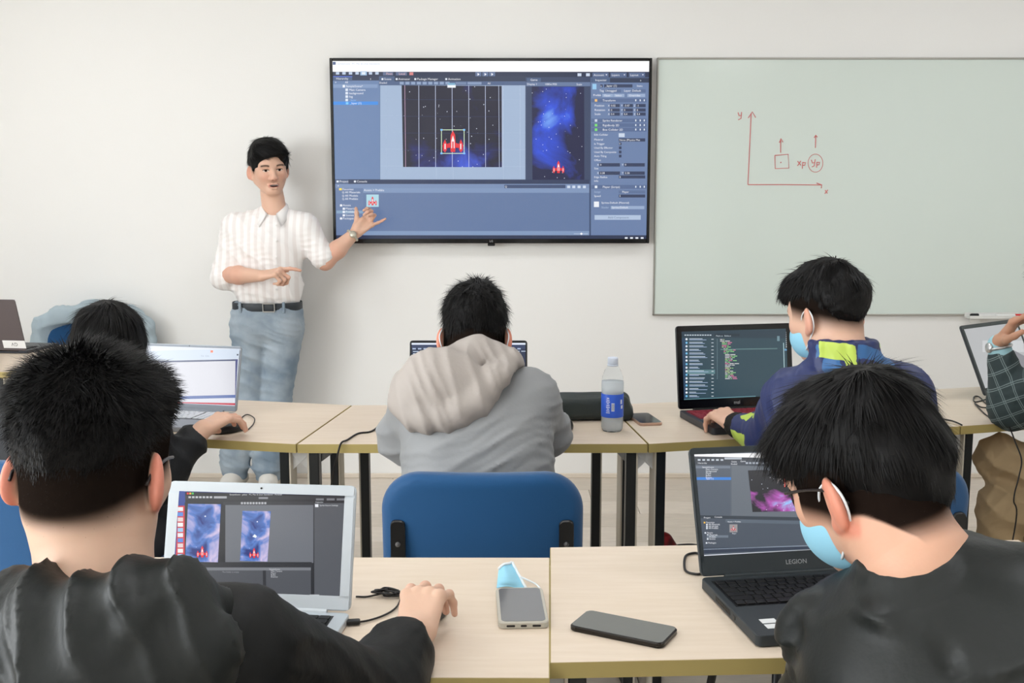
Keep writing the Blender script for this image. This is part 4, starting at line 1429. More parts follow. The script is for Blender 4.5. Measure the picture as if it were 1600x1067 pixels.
cable('charger_cable', [PZ(620, 659, zc), PZ(597, 663, zc), PZ(580, 674, zc), PZ(560, 677, zc), PZ(543, 687, zc), PY(533, 697, ed) + [0, 0, .008], PY(527, 712, ed - .01), PY(521, 735, ed), PY(516, 780, ed + .02), PY(514, 850, ed + .05), np.array([-.50, 3.02, .006]), np.array([-.42, 3.2, .005])], .0028, 'black charger cable hanging over the left end of the middle desk')
cable('earphone_cable', [PZ(1547, 622, zc), PZ(1524, 628, zc), PZ(1522, 620, zc), PZ(1530, 620, zc), PZ(1540, 630, zc), PZ(1548, 636, zc), PZ(1533, 636, zc), PZ(1523, 630, zc), PZ(1535, 643, zc), PZ(1545, 651, zc), PZ(1560, 657, zc), PZ(1574, 663, zc), PY(1580, 674, 3.20), PY(1586, 690, 3.17), PY(1596, 718, 3.12), PY(1592, 745, 3.10), PY(1584, 780, 3.08), PY(1585, 830, 3.07), np.array([1.36, 3.0, .004])], .0022, 'thin black cable trailing off the right desk past tan trousers')
ed2 = 3.21
cable('laptop_lead', [PZ(1470, 654, zc), PZ(1486, 657, zc), PZ(1497, 661, zc), PZ(1503, 664, zc)], .0022, 'short dark cable end on the right desk beside the black hair')
cable('hanging_lead', [np.array([1.36, 3.36, .70]), np.array([1.355, 3.33, .64]), np.array([1.335, 3.31, .58]), np.array([1.29, 3.30, .53]), np.array([1.20, 3.30, .50])], .0035, 'dark cable sagging beneath the right desk beside its leg')
cable('floor_cable', [PZ(1050, 853, .005), PZ(1066, 851, .005), PZ(1085, 851, .005), PZ(1110, 856, .005), PZ(1150, 862, .005)], .004, 'thin black cable on the floor seen above the right front desk edge')
cable('mouse_lead', [PZ(366, 664, zc), PZ(384, 648, zc), PZ(397, 653, zc + .004), PZ(396, 662, zc), PZ(388, 671, zc)], .0018, 'thin dark mouse lead curling by the hand on the left desk')

# blue face mask lying on the front desk (standing tent-like against the phone)
p0, p1, p2, p3 = PZ(776, 919, DZ + .002), PZ(822, 918, DZ + .002), PY(800, 876, 1.905), PY(779, 890, 1.895)
e = empty('face_mask', tuple((p0 + p1) / 2), 0, 'crumpled light blue face mask on the front desk behind the phone', 'face mask')
o_ = np.array(e.location)
NX, NY = 10, 8
vs, fs = [], []
for j in range(NY + 1):
    for i in range(NX + 1):
        u, v_ = i / NX, j / NY
        p = (p0 * (1 - u) + p1 * u) * (1 - v_) + (p3 * (1 - u) + p2 * u) * v_
        p = p + np.array([0, -.012 * math.sin(math.pi * v_) * math.sin(math.pi * u) + .002 * math.sin(v_ * 19), .003 * math.sin(u * 5)])
        vs.append(p - o_)
for j in range(NY):
    for i in range(NX):
        k_ = j * (NX + 1) + i
        fs.append((k_, k_ + 1, k_ + NX + 2, k_ + NX + 1))
nb = len(vs)
vs += [p + np.array([0, .003, 0]) for p in vs]
fs += [tuple(i + nb for i in f[::-1]) for f in fs]
mesh_obj('mask_panel', vs, fs, mat('mask_blue', (150, 208, 232), .8), e, True)
MB().tube([tuple(np.asarray(vs[i]) + [0, -.0015, .001]) for i in range(NY * (NX + 1), (NX + 1) * (NY + 1))], .0025, 6).build('edge_seam', mat('mask_white', (232, 240, 244), .8), e, True)
MB().tube([tuple(np.asarray(vs[i]) + [.001, -.0015, 0]) for i in range(NX, (NX + 1) * (NY + 1), NX + 1)], .0025, 6).build('edge_seam', mat('mask_white', (232, 240, 244)), e, True)
MB().tube([tuple(np.asarray(p) - o_) for p in spline([p1 * .6 + p2 * .4, PZ(824, 906, DZ + .012), PZ(838, 913, DZ + .004), PZ(845, 921, DZ + .003)], 6)], .0016, 6).build('ear_loop', mat('mask_white', (232, 240, 244)), e, True)

# ================================================================== people
M_skin = vcol_mat('skin', .5, sss=.12, bump=(160, .05), spec=.4)
_nt = M_skin.node_tree                      # clipped hair is matt, bare skin has its sheen
_b, _a = _nt.nodes['Principled BSDF'], next(n for n in _nt.nodes if n.type == 'ATTRIBUTE')
_bw = _nt.nodes.new('ShaderNodeRGBToBW'); _nt.links.new(_a.outputs['Color'], _bw.inputs[0])
for _k, _hi in (('Specular IOR Level', .4), ('Subsurface Weight', .12)):
    _m = _nt.nodes.new('ShaderNodeMapRange')
    _m.inputs[1].default_value, _m.inputs[2].default_value, _m.inputs[3].default_value, _m.inputs[4].default_value = .03, .30, 0.0, _hi
    _nt.links.new(_bw.outputs[0], _m.inputs[0]); _nt.links.new(_m.outputs[0], _b.inputs[_k])
SKIN = np.array(lin((222, 180, 156)))


def frame(f, up=(0, 0, 1), roll=0.0):
    """columns: x = the person's right, y = forward, z = up"""
    f = nrm(f); x = nrm(np.cross(f, up)); z = np.cross(x, f)
    c, s_ = math.cos(R(roll)), math.sin(R(roll))
    return np.stack([x * c + z * s_, f, z * c - x * s_], 1)


def sstep(a, b, x):
    t = np.clip((x - a) / (b - a), 0, 1)
    return t * t * (3 - 2 * t)


class Person:
    def __init__(s, label, base):
        s.e = empty('person', tuple(base), 0, label, 'person')
        s.o = np.asarray(base, float)
        s.chunks = []

    def part(s, name, v, q, m, cols=None, parent=None):
        return mesh_obj(name, v, q, m, parent or s.e, True, cols, s.o)

    def mb(s, name, mb, m, smooth=True):
        mb.v = [tuple(np.asarray(p) - s.o) for p in mb.v]
        return mb.build(name, m, s.e, smooth)

    def body(s):
        v, q, c = join(s.chunks)
        s.part('body', v, q, M_skin, c)


def head_mesh(h, o, Rm, neck_base, mouth_open=False, fade=None, skin=SKIN, neck_r=.056, face=True, ear_red=.25, chin=False):
    """head in its own frame: eyes at z=0, ear axis near y=-.01"""
    s = Sdf(h)
    nb = (np.asarray(neck_base) - o) @ Rm
    s.ell((0, -.016, .036), (.0755, .099, .083), k=.03)
    s.ell((0, .028, -.022), (.063, .066, .082), k=.04)
    s.ell((0, .026, .045), (.066, .062, .058), k=.04)
    for g_ in (-1, 1):
        s.cone((g_ * .054, .0, -.054), (g_ * .019, .062, -.099), .021, .016, k=.035)
        s.ell((g_ * .040, .056, -.026), (.026, .026, .024), k=.03)
    s.ell((0, .070, -.098), (.020, .018, .016), k=.025)
    s.cone((0, -.030, -.045), nb * .62 + np.array([0, -.012, -.02]) * .3, neck_r + (.002 if chin else .006), neck_r, k=.016 if chin else .035)
    s.cone(nb * .6 + np.array([0, -.012, -.02]) * .3, nb, neck_r, neck_r + .016, k=.03)
    if not chin: s.cone((0, .03, -.085), nb * .55, .035, .045, k=.03)
    if face:
        s.cone((-.040, .080, .017), (.040, .080, .017), .010, k=.02)
        for g_ in (-1, 1):
            s.ell((g_ * .032, .101, -.001), (.019, .016, .011), k=.014, op='sub')
            s.ell((g_ * .032, .0755, -.001), (.0155, .0125, .0115), k=.002)
            s.path([(g_ * .017, .0855, -.003), (g_ * .026, .0885, .0072), (g_ * .038, .0870, .0072), (g_ * .048, .079, -.001)], [.0024, .003, .003, .0024], k=.004)
            s.path([(g_ * .018, .0850, -.005), (g_ * .031, .0868, -.0105), (g_ * .046, .080, -.004)], [.002, .0024, .002], k=.005)
            s.ell((g_ * .0135, .099, -.040), (.0095, .011, .008), k=.008)
        s.cone((0, .088, .006), (0, .107, -.031), .0080, .0105, k=.014)
        s.ell((0, .110, -.036), (.0105, .0095, .009), k=.010)
        for g_ in (-1, 1): s.ell((g_ * .0065, .108, -.045), (.0035, .005, .003), k=.004, op='sub')
        lo = -.080 if mouth_open else -.073
        s.path([(-.025, .083, -.068), (-.009, .0975, -.0635), (0, .0985, -.0655), (.009, .0975, -.0635), (.025, .083, -.068)], [.0028, .0045, .0045, .0045, .0028], k=.007)
        s.path([(-.023, .083, -.070), (-.009, .0945, lo - .003), (.009, .0945, lo - .003), (.023, .083, -.070)], [.0028, .005, .005, .0028], k=.007)
        if mouth_open:
            s.ell((0, .097, -.0725), (.021, .016, .0058), k=.002, op='sub')
        else:
            s.ell((0, .1035, -.0685), (.022, .008, .0014), k=.003, op='sub')
    for g_ in (-1, 1):
        A = np.array(Matrix.Rotation(R(g_ * 32), 3, 'Z') @ Matrix.Rotation(R(-12), 3, 'X'))
        s.ell((g_ * .086, -.016, -.016), (.0095, .021, .034), A, k=.008)
        s.ell((g_ * .094, -.005, -.012), (.0085, .011, .020), A, k=.006, op='sub')
        s.ell((g_ * .080, -.006, -.043), (.008, .010, .010), A, k=.008)
    v, q = s.mesh()
    c = np.tile(skin, (len(v), 1))

    def blend(w, colr):
        nonlocal c
        c = c * (1 - w[:, None]) + np.array(lin(colr))[None] * w[:, None]
    x, y, z = v[:, 0], v[:, 1], v[:, 2]
    ear = sstep(.079, .088, np.abs(x)) * (1 - sstep(.036, .05, np.abs(z + .016))) * (1 - sstep(.025, .036, np.abs(y + .014)))
    blend(ear * ear_red, (224, 96, 74))
    if face:
        ax_ = np.abs(x)
        blend(.30 * np.exp(-(((ax_ - .042) / .022) ** 2 + ((z + .032) / .020) ** 2)) * (y > .03), (214, 130, 112))
        blend(.25 * np.exp(-((x / .016) ** 2 + ((z + .042) / .014) ** 2)) * (y > .09), (214, 130, 112))
        eye = ((ax_ - .032) / .0140) ** 2 + ((z + .0022) / .0050) ** 2
        we = (eye < 1) & (y > .07)
        blend(we * .85, (214, 202, 194))
        blend((we & (((ax_ - .032 - np.sign(x) * .0) ** 2 + (z + .001) ** 2) < .0064 ** 2)) * 1.0, (30, 20, 17))
        lash = (np.abs(z - .0036 + ((ax_ - .032) / .016) ** 2 * .004) < .0019) & (np.abs(ax_ - .032) < .016) & (y > .07)
        blend(lash * .85, (40, 28, 24))
        brow = np.exp(-(((z - .0215 + ((ax_ - .036) / .02) ** 2 * .0035) / .0040) ** 2)) * sstep(.014, .020, ax_) * (1 - sstep(.050, .058, ax_)) * (y > .05)
        blend(np.clip(brow * 1.1, 0, .9), (34, 26, 24))
        lip = np.exp(-((z + (.0725 if mouth_open else .0695)) / .0075) ** 4) * (1 - sstep(.020, .027, ax_)) * (y > .080)
        blend(np.clip(lip, 0, .62), (200, 116, 108))
        if mouth_open:
            ins = (((x / .0205) ** 2 + ((z + .0725) / .0060) ** 2) < 1.0) & (y > .06)
            blend(ins * 1.0, (70, 30, 30))
            blend((ins & (z > -.0722)) * 1.0, (240, 236, 230))
        nos = ((ax_ - .0065) ** 2 / .004 ** 2 + (z + .047) ** 2 / .003 ** 2 < 1) & (y > .1)
        blend(nos * .7, (120, 60, 50))
    if fade is not None:
        zb = fade[0] + fade[1] * y
        w = sstep(-fade[2] - .012, -.006, z - zb) * (y < .055) * (np.abs(x) < .086)
        w = w * (1 - sstep(.0795, .083, np.abs(x)) * (z < .02)) * sstep(-.082, -.052, z)
        blend(w * .985, (9, 8, 8))
        head_mesh.stubble = (v.copy(), q, w)
    return v @ Rm.T + o, q, c


def add_strands(V, Q, n, seed, flow, length, lift, jit, width, segs=4, droop=.5, mask=None, lenfn=None, wts=None):
    """fine tapered locks rooted on the hair surface"""
    rg = np.random.RandomState(seed)
    a, b, c, d = (V[Q[:, i]] for i in range(4))
    N = np.cross(c - a, d - b)
    A = np.linalg.norm(N, axis=1) + 1e-12
    N = N / A[:, None]
    pr = A.copy()
    if mask is not None: pr = pr * mask((a + c) / 2)
    if wts is not None: pr = pr * wts
    pick = rg.choice(len(Q), n, p=pr / pr.sum())
    u, w = rg.rand(n, 1), rg.rand(n, 1)
    P = (a[pick] * (1 - u) + b[pick] * u) * (1 - w) + (d[pick] * (1 - u) + c[pick] * u) * w
    nn = N[pick]
    fl = flow(P)
    fl = fl - nn * (fl * nn).sum(1, keepdims=True)
    fl /= np.linalg.norm(fl, axis=1, keepdims=True) + 1e-9
    d0 = nn * lift + fl * (1 - lift) + rg.normal(size=(n, 3)) * jit
    d0 /= np.linalg.norm(d0, axis=1, keepdims=True)
    L = length * rg.uniform(.55, 1.25, (n, 1))
    if lenfn is not None: L = L * lenfn(P)[:, None]
    sd = np.cross(d0, nn); sd /= np.linalg.norm(sd, axis=1, keepdims=True) + 1e-9
    wd = width * rg.uniform(.6, 1.3, (n, 1))
    rows = []
    for i in range(segs + 1):
        t = i / segs
        p = P - nn * .002 + d0 * L * t + (fl * droop - nn * .25 * droop) * L * t * t
        ww = wd * (1 - t) ** .7
        rows.append(p - sd * ww); rows.append(p + sd * ww)
    VV = np.stack(rows, 1).reshape(-1, 3)
    k = 2 * (segs + 1)
    base = (np.arange(n) * k)[:, None]
    fs = [base + np.array([[2 * i, 2 * i + 1, 2 * i + 3, 2 * i + 2]]) for i in range(segs)]
    return VV, np.concatenate(fs)


M_hair = mat('black_hair', (10, 9, 9), .55, spec=.24)


def hair(person, o, Rm, build, line, n, seed, whorl=(0, -.05, .115), length=.03, lift=.35, jit=.22, width=.0010, droop=.5, h=.004, flowdir=None, mask=None, rough=.003, cutfront=None, side=0.0, lenfn=None, stubble=0):
    """build(s): adds the hair volume to s in head space; line = (z0, slope): hair only above z0 + slope*y"""
    s = Sdf(h)
    build(s)
    z0, sl = line
    nx = 1 / math.sqrt(1 + sl * sl)
    s.func((-1, -1, -1), (1, 1, 1), lambda X, Y, Z: (z0 + sl * Y + side * np.maximum(np.abs(X) - .035, 0) - Z) * nx, k=.012, op='and')
    if cutfront: cutfront(s)
    w1 = waves(seed, 95, 5); w2 = waves(seed + 3, 210, 5)
    s.disp(lambda x, y, z: rough * w1(x, y, z) + rough * .6 * w2(x, y, z), .02)
    v, q = s.mesh()
    wh = np.asarray(whorl, float)

    def flow(P):
        f = P - wh
        f = f / (np.linalg.norm(f, axis=1, keepdims=True) + 1e-9)
        f = f + np.array([0, 0, -.35])
        if flowdir is not None: f = f + flowdir(P)
        return f
    sv, sq = add_strands(v, q, n, seed + 9, flow, length, lift, jit, width, droop=droop, mask=mask, lenfn=lenfn)
    V = np.concatenate([v, sv]); Qq = np.concatenate([q, sq + len(v)])
    if stubble:                       # clipped hair thinning out below the cap
        hv, hq, hw = head_mesh.stubble
        fw = hw[hq].mean(1)
        ok = fw > .05
        sv, sq = add_strands(hv, hq[ok], stubble, seed + 21, flow, .0035, .3, .2, .00045, segs=2, droop=.2, wts=(fw ** 1.6)[ok])
        Qq = np.concatenate([Qq, sq + len(V)]); V = np.concatenate([V, sv])
    return person.part('hair', V @ Rm.T + o, Qq, M_hair)


def hand(s, W, f, pn, right, curls, spread=(6, 1, -4, -9), thumb=((.62, .72, .35), (.85, .35, .35), (.95, .1, .3)), sc=1.0):
    f = nrm(f); pn = np.asarray(pn, float); pn = nrm(pn - f * (pn @ f))
    sd = np.cross(f, pn) * (1 if right else -1)
    W = np.asarray(W, float)
    offs = (.028, .0095, -.0095, -.027); ml = (.088, .091, .086, .077)
    pl = ((.043, .026, .021), (.047, .030, .022), (.043, .028, .021), (.034, .021, .019))
    rd = (.0093, .0097, .0092, .0080)
    for i in range(4):
        a = W + sd * offs[i] * .62 * sc + f * .006
        kn = W + (f * ml[i] + sd * offs[i] - pn * .005) * sc
        s.cone(a, kn, .0145 * sc, (rd[i] + .0012) * sc, k=.011)
        s.ell(kn - pn * .0025 * sc, np.array([.0108, .0108, .0100]) * sc, k=.004)
        fi = nrm(f * math.cos(R(spread[i])) + sd * math.sin(R(spread[i])))
        p = kn; ang = 0.0
        r = rd[i]
        for j in range(3):
            ang += curls[i][j]
            d = fi * math.cos(R(ang)) + pn * math.sin(R(ang))
            p2 = p + d * pl[i][j] * sc
            s.cone(p, p2, r * sc, (r - .0009) * sc, k=.005 if j else .008)
            p = p2; r -= .0009
    p = W + (f * .022 + sd * .022 + pn * .006) * sc
    s.cone(W + f * .01, p, .016 * sc, .015 * sc, k=.014)
    s.cone(W + (f * .03 + sd * .012 + pn * .008) * sc, W + (f * .065 + sd * .022 + pn * .004) * sc, .014 * sc, .010 * sc, k=.016)
    r = .0135
    for (c_, L) in zip(thumb, (.038, .031, .026)):
        d = nrm(f * c_[0] + sd * c_[1] + pn * c_[2])
        p2 = p + d * L * sc
        s.cone(p, p2, r * sc, (r - .0018) * sc, k=.007)
        p = p2; r -= .0018


def arm_mesh(h, E, W, f, pn, right, curls, skin=SKIN, S_=None, **kw):
    s = Sdf(h)
    E, W = np.asarray(E, float), np.asarray(W, float)
    s.cone(E, E * .6 + W * .4, .040, .041, k=.02)
    s.cone(E * .6 + W * .4, W, .041, .026, k=.02)
    if S_ is not None: s.cone(S_, E, .047, .041, k=.02)
    hand(s, W, f, pn, right, curls, **kw)
    v, q = s.mesh()
    c = np.tile(skin, (len(v), 1))
    tip = np.linalg.norm(v - W, axis=1)
    w = .22 * sstep(.08, .16, tip)
    c = c * (1 - w[:, None]) + np.array(lin((214, 130, 112)))[None] * w[:, None]
    return v, q, c


def under_body(P, SL, SR, Pv, kneeL=None, kneeR=None, ankL=None, ankR=None, EL=None, ER=None, skin=SKIN):
    """the body inside the clothes"""
    s = Sdf(.014)
    SL, SR, Pv = (np.asarray(p, float) for p in (SL, SR, Pv))
    lat = nrm(SR - SL); mid = (SL + SR) / 2
    for g_ in (-1, 1):
        s.cone(Pv + lat * g_ * .06, mid + lat * g_ * .06 - (mid - Pv) * .2, .068, .066, k=.05)
    s.cone(SL + lat * .03 - [0, 0, .02], SR - lat * .03 - [0, 0, .02], .036, k=.04)
    for S_, E in ((SL, EL), (SR, ER)):
        if E is not None: s.cone(S_, E, .044, .038, k=.03)
    for g_, K, A in ((-1, kneeL, ankL), (1, kneeR, ankR)):
        if K is not None:
            s.cone(Pv + lat * g_ * .085, K, .068, .048, k=.04); s.cone(K, A, .047, .034, k=.03)
    v, q = s.mesh()
    P.chunks.append((v, q, skin))


def torso(s, SL, SR, N, Pv, hipw=.10, r0=.115, r1=.105, sh=.062, k=.07, neck=.066):
    SL, SR, N, Pv = (np.asarray(p, float) for p in (SL, SR, N, Pv))
    lat = nrm(SR - SL); mid = (SL + SR) / 2; up = mid - Pv
    for g_ in (-1, 1):
        s.cone(Pv + lat * g_ * hipw, mid + lat * g_ * .085 - up * .22, r0, r1, k=k)
    s.cone(SL + lat * .015, SR - lat * .015, sh, k=k)
    for S_ in (SL, SR):
        s.cone(S_ + (mid - S_) * .15, N - (N - mid) * .25, sh * .9, neck, k=k * .8)


def sleeve(s, S_, E, W, r=(.068, .060, .047), k=.035):
    W = np.asarray(W, float) + nrm(np.asarray(E, float) - W) * (r[2] + .004)
    s.cone(S_, E, r[0], r[1], k=k); s.cone(E, W, r[1], r[2], k=k)


def trousers(P, Pv, lat, kneeL, kneeR, ankL, ankR, m, rr=(.098, .076, .062), seed=40, h=.009, amp=.005):
    s = Sdf(h)
    Pv = np.asarray(Pv, float)
    s.cone(Pv - lat * .075, Pv + lat * .075, .105, k=.05)
    for g_, K, A in ((-1, kneeL, ankL), (1, kneeR, ankR)):
        s.cone(Pv + lat * g_ * .085, K, rr[0], rr[1], k=.04)
        s.cone(K, A, rr[1], rr[2], k=.03)
    s.disp(cloth(seed, amp, .06)); s.disp(cloth(seed + 7, amp * .5, .03))
    v, q = s.mesh()
    return P.part('trousers', v, q, m)


def shoe(P, A, f, m, sole, L=.27):
    """A = ankle above the floor"""
    f = nrm(np.array([f[0], f[1], 0])); A = np.asarray(A, float); up = np.array([0, 0, 1.0])
    c = np.array([A[0], A[1], 0])
    s = Sdf(.006)
    heel, toe = c - f * .06, c + f * (L - .09)
    s.cone(heel + up * .05, c + f * .05 + up * .055, .038, .040, k=.03)
    s.cone(c + f * .05 + up * .045, toe + up * .036, .040, .030, k=.03)
    s.cone(c + up * .06, c + up * .10, .042, .044, k=.02)
    s.func((-9, -9, -9), (9, 9, 9), lambda X, Y, Z: .014 - Z + 0 * X + 0 * Y, k=.004, op='and')
    v, q = s.mesh(); o = P.part('shoe', v, q, m)
    sd = np.cross(f, up)
    mb = MB()
    pl = []
    for t in np.linspace(0, 2 * math.pi, 25)[:-1]:
        x, y = math.cos(t), math.sin(t)
        pl.append(tuple((c + f * (L / 2 - .085 + x * L * .5) + sd * y * (.042 if x > -.3 else .036))[:2]))
    mb.prism(pl, 0.0, .022, None, .003)
    mb.v = [tuple(np.asarray(p) - P.o) for p in mb.v]
    mb.build('sole', sole, o)


def ear_xyz(o, Rm, x, y, z):
    return o + Rm @ np.array([x, y, z])


def worn_mask(P, o, Rm, m):
    s = Sdf(.003)
    s.ell((0, .033, -.055), (.071, .082, .068), k=.0)
    s.ell((0, .033, -.055), (.064, .075, .061), k=.002, op='sub')
    s.func((-1, -1, -1), (1, 1, 1), lambda X, Y, Z: .022 - Y + 0 * X + 0 * Z, k=.002, op='and')
    s.func((-1, -1, -1), (1, 1, 1), lambda X, Y, Z: np.abs(Z + .056 - .12 * (Y - .05)) - .052 + 0 * X, k=.002, op='and')
    v, q = s.mesh()
    k_ = P.part('face_mask', v @ Rm.T + o, q, m)
    for g_ in (-1, 1):
        pts = [(g_ * .066, .028, -.018), (g_ * .080, .006, .004), (g_ * .086, -.018, .012), (g_ * .089, -.034, -.006), (g_ * .086, -.032, -.034), (g_ * .078, -.012, -.056), (g_ * .066, .022, -.088)]
        mb = MB().tube([tuple(o + Rm @ np.array(p) - P.o) for p in spline(pts, 6)], .0019, 6)
        mb.build('ear_loop', mat('loop_white', (234, 238, 240), .8), k_, True)


def spectacles(P, o, Rm, m, full=True):
    mb = MB()
    for g_ in (-1, 1):
        mb.tube([tuple(o + Rm @ np.array(p)) for p in spline([(g_ * .060, .086, .004), (g_ * .073, .04, .006), (g_ * .084, .0, .004), (g_ * .086, -.022, -.002), (g_ * .084, -.036, -.018)], 5)], .0022, 6)
        rim = [(g_ * .034 + .025 * math.cos(a) * (1.0), .098 - .02 * abs(math.cos(a)) * (1 if math.cos(a) * g_ > 0 else .1), -.004 + .019 * math.sin(a)) for a in np.linspace(0, 2 * math.pi, 21)[:-1]]
        mb.tube([tuple(o + Rm @ np.array(p)) for p in rim], .0016, 6, closed=True)
    mb.tube([tuple(o + Rm @ np.array(p)) for p in ((-.009, .099, .0), (0, .103, .003), (.009, .099, .0))], .0016, 6)
    P.mb('glasses', mb, m)


def cranium(s, grow, front=0.0, k=.02, sg=None, up=.010):
    sg = grow if sg is None else sg
    s.ell((0, -.016, .036 + up), (.0755 + sg, .099 + grow, .083 + grow), k=k)
    s.ell((0, .020, .045), (.066 + sg, .060 + grow + front, .058 + grow), k=k)


# ------------------------------------------------------------------ presenter by the television
YB = 5.19
P = Person('standing young man in white striped shirt pointing at the television', (-1.16, YB, 0))
px3 = YB / F
ho = PY(420, 263, YB)
hR = frame((.40, -.90, -.10), roll=-4)
nb = PY(429, 330, YB + .01)
P.chunks.append(head_mesh(.002, ho, hR, nb, mouth_open=True, neck_r=.046, chin=True))
sR, sL = PY(367, 355, YB + .01), PY(478, 355, YB + .01)
eR, wR = PY(350, 429, YB - .04), PY(408, 431, YB - .235)
eL, wL = PY(508, 408, YB - .03), PY(556, 363, YB + .03)
f_ = nrm(PY(462, 423, YB - .26) - wR)
P.chunks.append(arm_mesh(.0022, eR, wR, f_, (.25, .35, -.9), True, ((6, 14, 8), (52, 70, 40), (62, 75, 45), (66, 75, 45)), S_=sR, thumb=((.75, .55, .15), (.92, .22, .1), (.98, .1, .05))))
f_ = nrm(PY(588, 333, YB + .06) - wL)
P.chunks.append(arm_mesh(.0022, eL, wL, f_, (-.35, -.85, .1), False, ((35, 75, 40), (50, 78, 45), (40, 70, 40), (-8, 12, 8)), S_=sL, thumb=((.75, .66, -.1), (.62, .78, -.1), (.55, .82, -.1)), spread=(4, 0, -6, -20)))
hipc = PY(417, 500, YB)
lat = np.array([1.0, 0, 0])
kR, kL = PY(388, 632, YB - .02), PY(431, 632, YB - .01)
aR, aL = PY(368, 733, YB + .02), PY(419, 736, YB + .02)
under_body(P, sR, sL, hipc, kR, kL, aR, aL)
P.body()
# shirt
s = Sdf(.0055)
sh0 = PY(421, 392, YB)
s.ell(sh0 + [0, 0, .02], (.172, .110, .165), k=.05)
s.ell(PY(420, 440, YB), (.155, .108, .135), k=.06)
s.cone(PY(420, 455, YB) + [-.055, 0, 0], PY(420, 455, YB) + [.055, 0, 0], .098, k=.05)
s.cone(sR + [.02, 0, -.010], sL + [-.02, 0, -.010], .060, k=.05)
s.cone(sR + [.03, 0, 0], nb + [-.03, .01, -.015], .045, .045, k=.04)
s.cone(sL + [-.03, 0, 0], nb + [.03, .01, -.015], .045, .045, k=.04)
cutR = eR + (eR - sR) * .06
s.cone(sR, cutR, .060, .056, k=.06)
s.cone(cutR + (sR - cutR) * .25, cutR, .058, .061, k=.01)
cutL = sL * .12 + eL * .88
s.cone(sL, cutL, .060, .055, k=.06)
s.cone(cutL + (sL - cutL) * .18, cutL, .056, .059, k=.01)
s.func((-9, -9, -9), (9, 9, 9), lambda X, Y, Z: PY(420, 474, YB)[2] - Z + 0 * X + 0 * Y, k=.006, op='and')
ns = nrm(ho - nb)
s.disp(cloth(61, .0045, .055, (.8, 0, .6))); s.disp(cloth(67, .0022, .026))
fz = sh0[1] - .11
s.disp(creases([(PY(432, 340, fz), PY(430, 470, fz), .009, .004), (PY(385, 395, fz), PY(372, 425, fz), .012, .006), (PY(385, 455, fz), PY(440, 468, fz), .012, .006), (PY(470, 360, fz + .03), PY(455, 420, fz), .012, .005)]))
v, q = s.mesh()
m, nt, b_ = nodes_of('white_striped_shirt')
tc = nt.nodes.new('ShaderNodeTexCoord'); wv = nt.nodes.new('ShaderNodeTexWave')
wv.inputs['Scale'].default_value = 9.0; wv.inputs['Distortion'].default_value = 1.2; wv.inputs['Detail'].default_value = 1
nt.links.new(tc.outputs['Object'], wv.inputs['Vector'])
rp = nt.nodes.new('ShaderNodeValToRGB')
rp.color_ramp.elements[0].position = .30; rp.color_ramp.elements[0].color = (*lin((235, 229, 226)), 1)
rp.color_ramp.elements[1].position = .60; rp.color_ramp.elements[1].color = (*lin((246, 243, 241)), 1)
nt.links.new(wv.outputs['Fac'], rp.inputs[0]); nt.links.new(rp.outputs[0], b_.inputs['Base Color'])
b_.inputs['Roughness'].default_value = .8
M_shirt = m
shirt = P.part('shirt', v, q, M_shirt)
# collar: one folded strip round the neck with two points at the front
mb = MB()
NC = 36
outer, inner = [], []
for i in range(NC + 1):
    ph = -157 + 314 * i / NC
    a = abs(ph) / 157
    d = np.array([math.sin(R(ph)), math.cos(R(ph)), 0])
    d = np.array([d[0] * .98, d[1] * 1.05, 0])
    top = nb + d * (.054 + .004 * a) + [0, -.012 * a, .052 - .062 * a ** 1.8]
    mid = nb + d * (.064 + .006 * a) + [0, -.014 * a, .046 - .068 * a ** 1.8]
    low = nb + d * (.074 + .018 * a ** 3) + [math.copysign(.016 * a ** 6, ph), -.022 * a ** 2, .008 - .078 * a ** 2.2]
    outer.append((top, mid, low)); inner.append((top - d * .004, mid - d * .006, low - d * .004 + [0, 0, -.003]))
vs = [p for o_ in outer for p in o_] + [p for o_ in inner for p in o_]
fs = []; K = 3 * (NC + 1)
for i in range(NC):
    for j in range(2):
        a, b = i * 3 + j, (i + 1) * 3 + j
        fs.append((a, b, b + 1, a + 1)); fs.append((K + a, K + a + 1, K + b + 1, K + b))
    a, b = i * 3, (i + 1) * 3
    fs.append((a, K + a, K + b, b)); fs.append((a + 2, b + 2, K + b + 2, K + a + 2))
for i in (0, NC):
    a = i * 3
    fs.append((a, a + 1, K + a + 1, K + a)); fs.append((a + 1, a + 2, K + a + 2, K + a + 1))
mb.add(vs, fs)
P.mb('collar', mb, mat('white_cotton', (244, 241, 239), .8))
mb = MB()
for i, yy in enumerate((352, 377, 402, 452)):
    c_ = PY(432, yy, sh0[1] - .112)
    mb.lathe([(0, 0), (.0045, 0), (.0045, .0015), (0, .002)], 10, Matrix.Translation(c_) @ Matrix.Rotation(R(90), 4, 'X'))
P.mb('buttons', mb, mat('button_white', (236, 234, 230), .4))['kind'] = 'stuff'
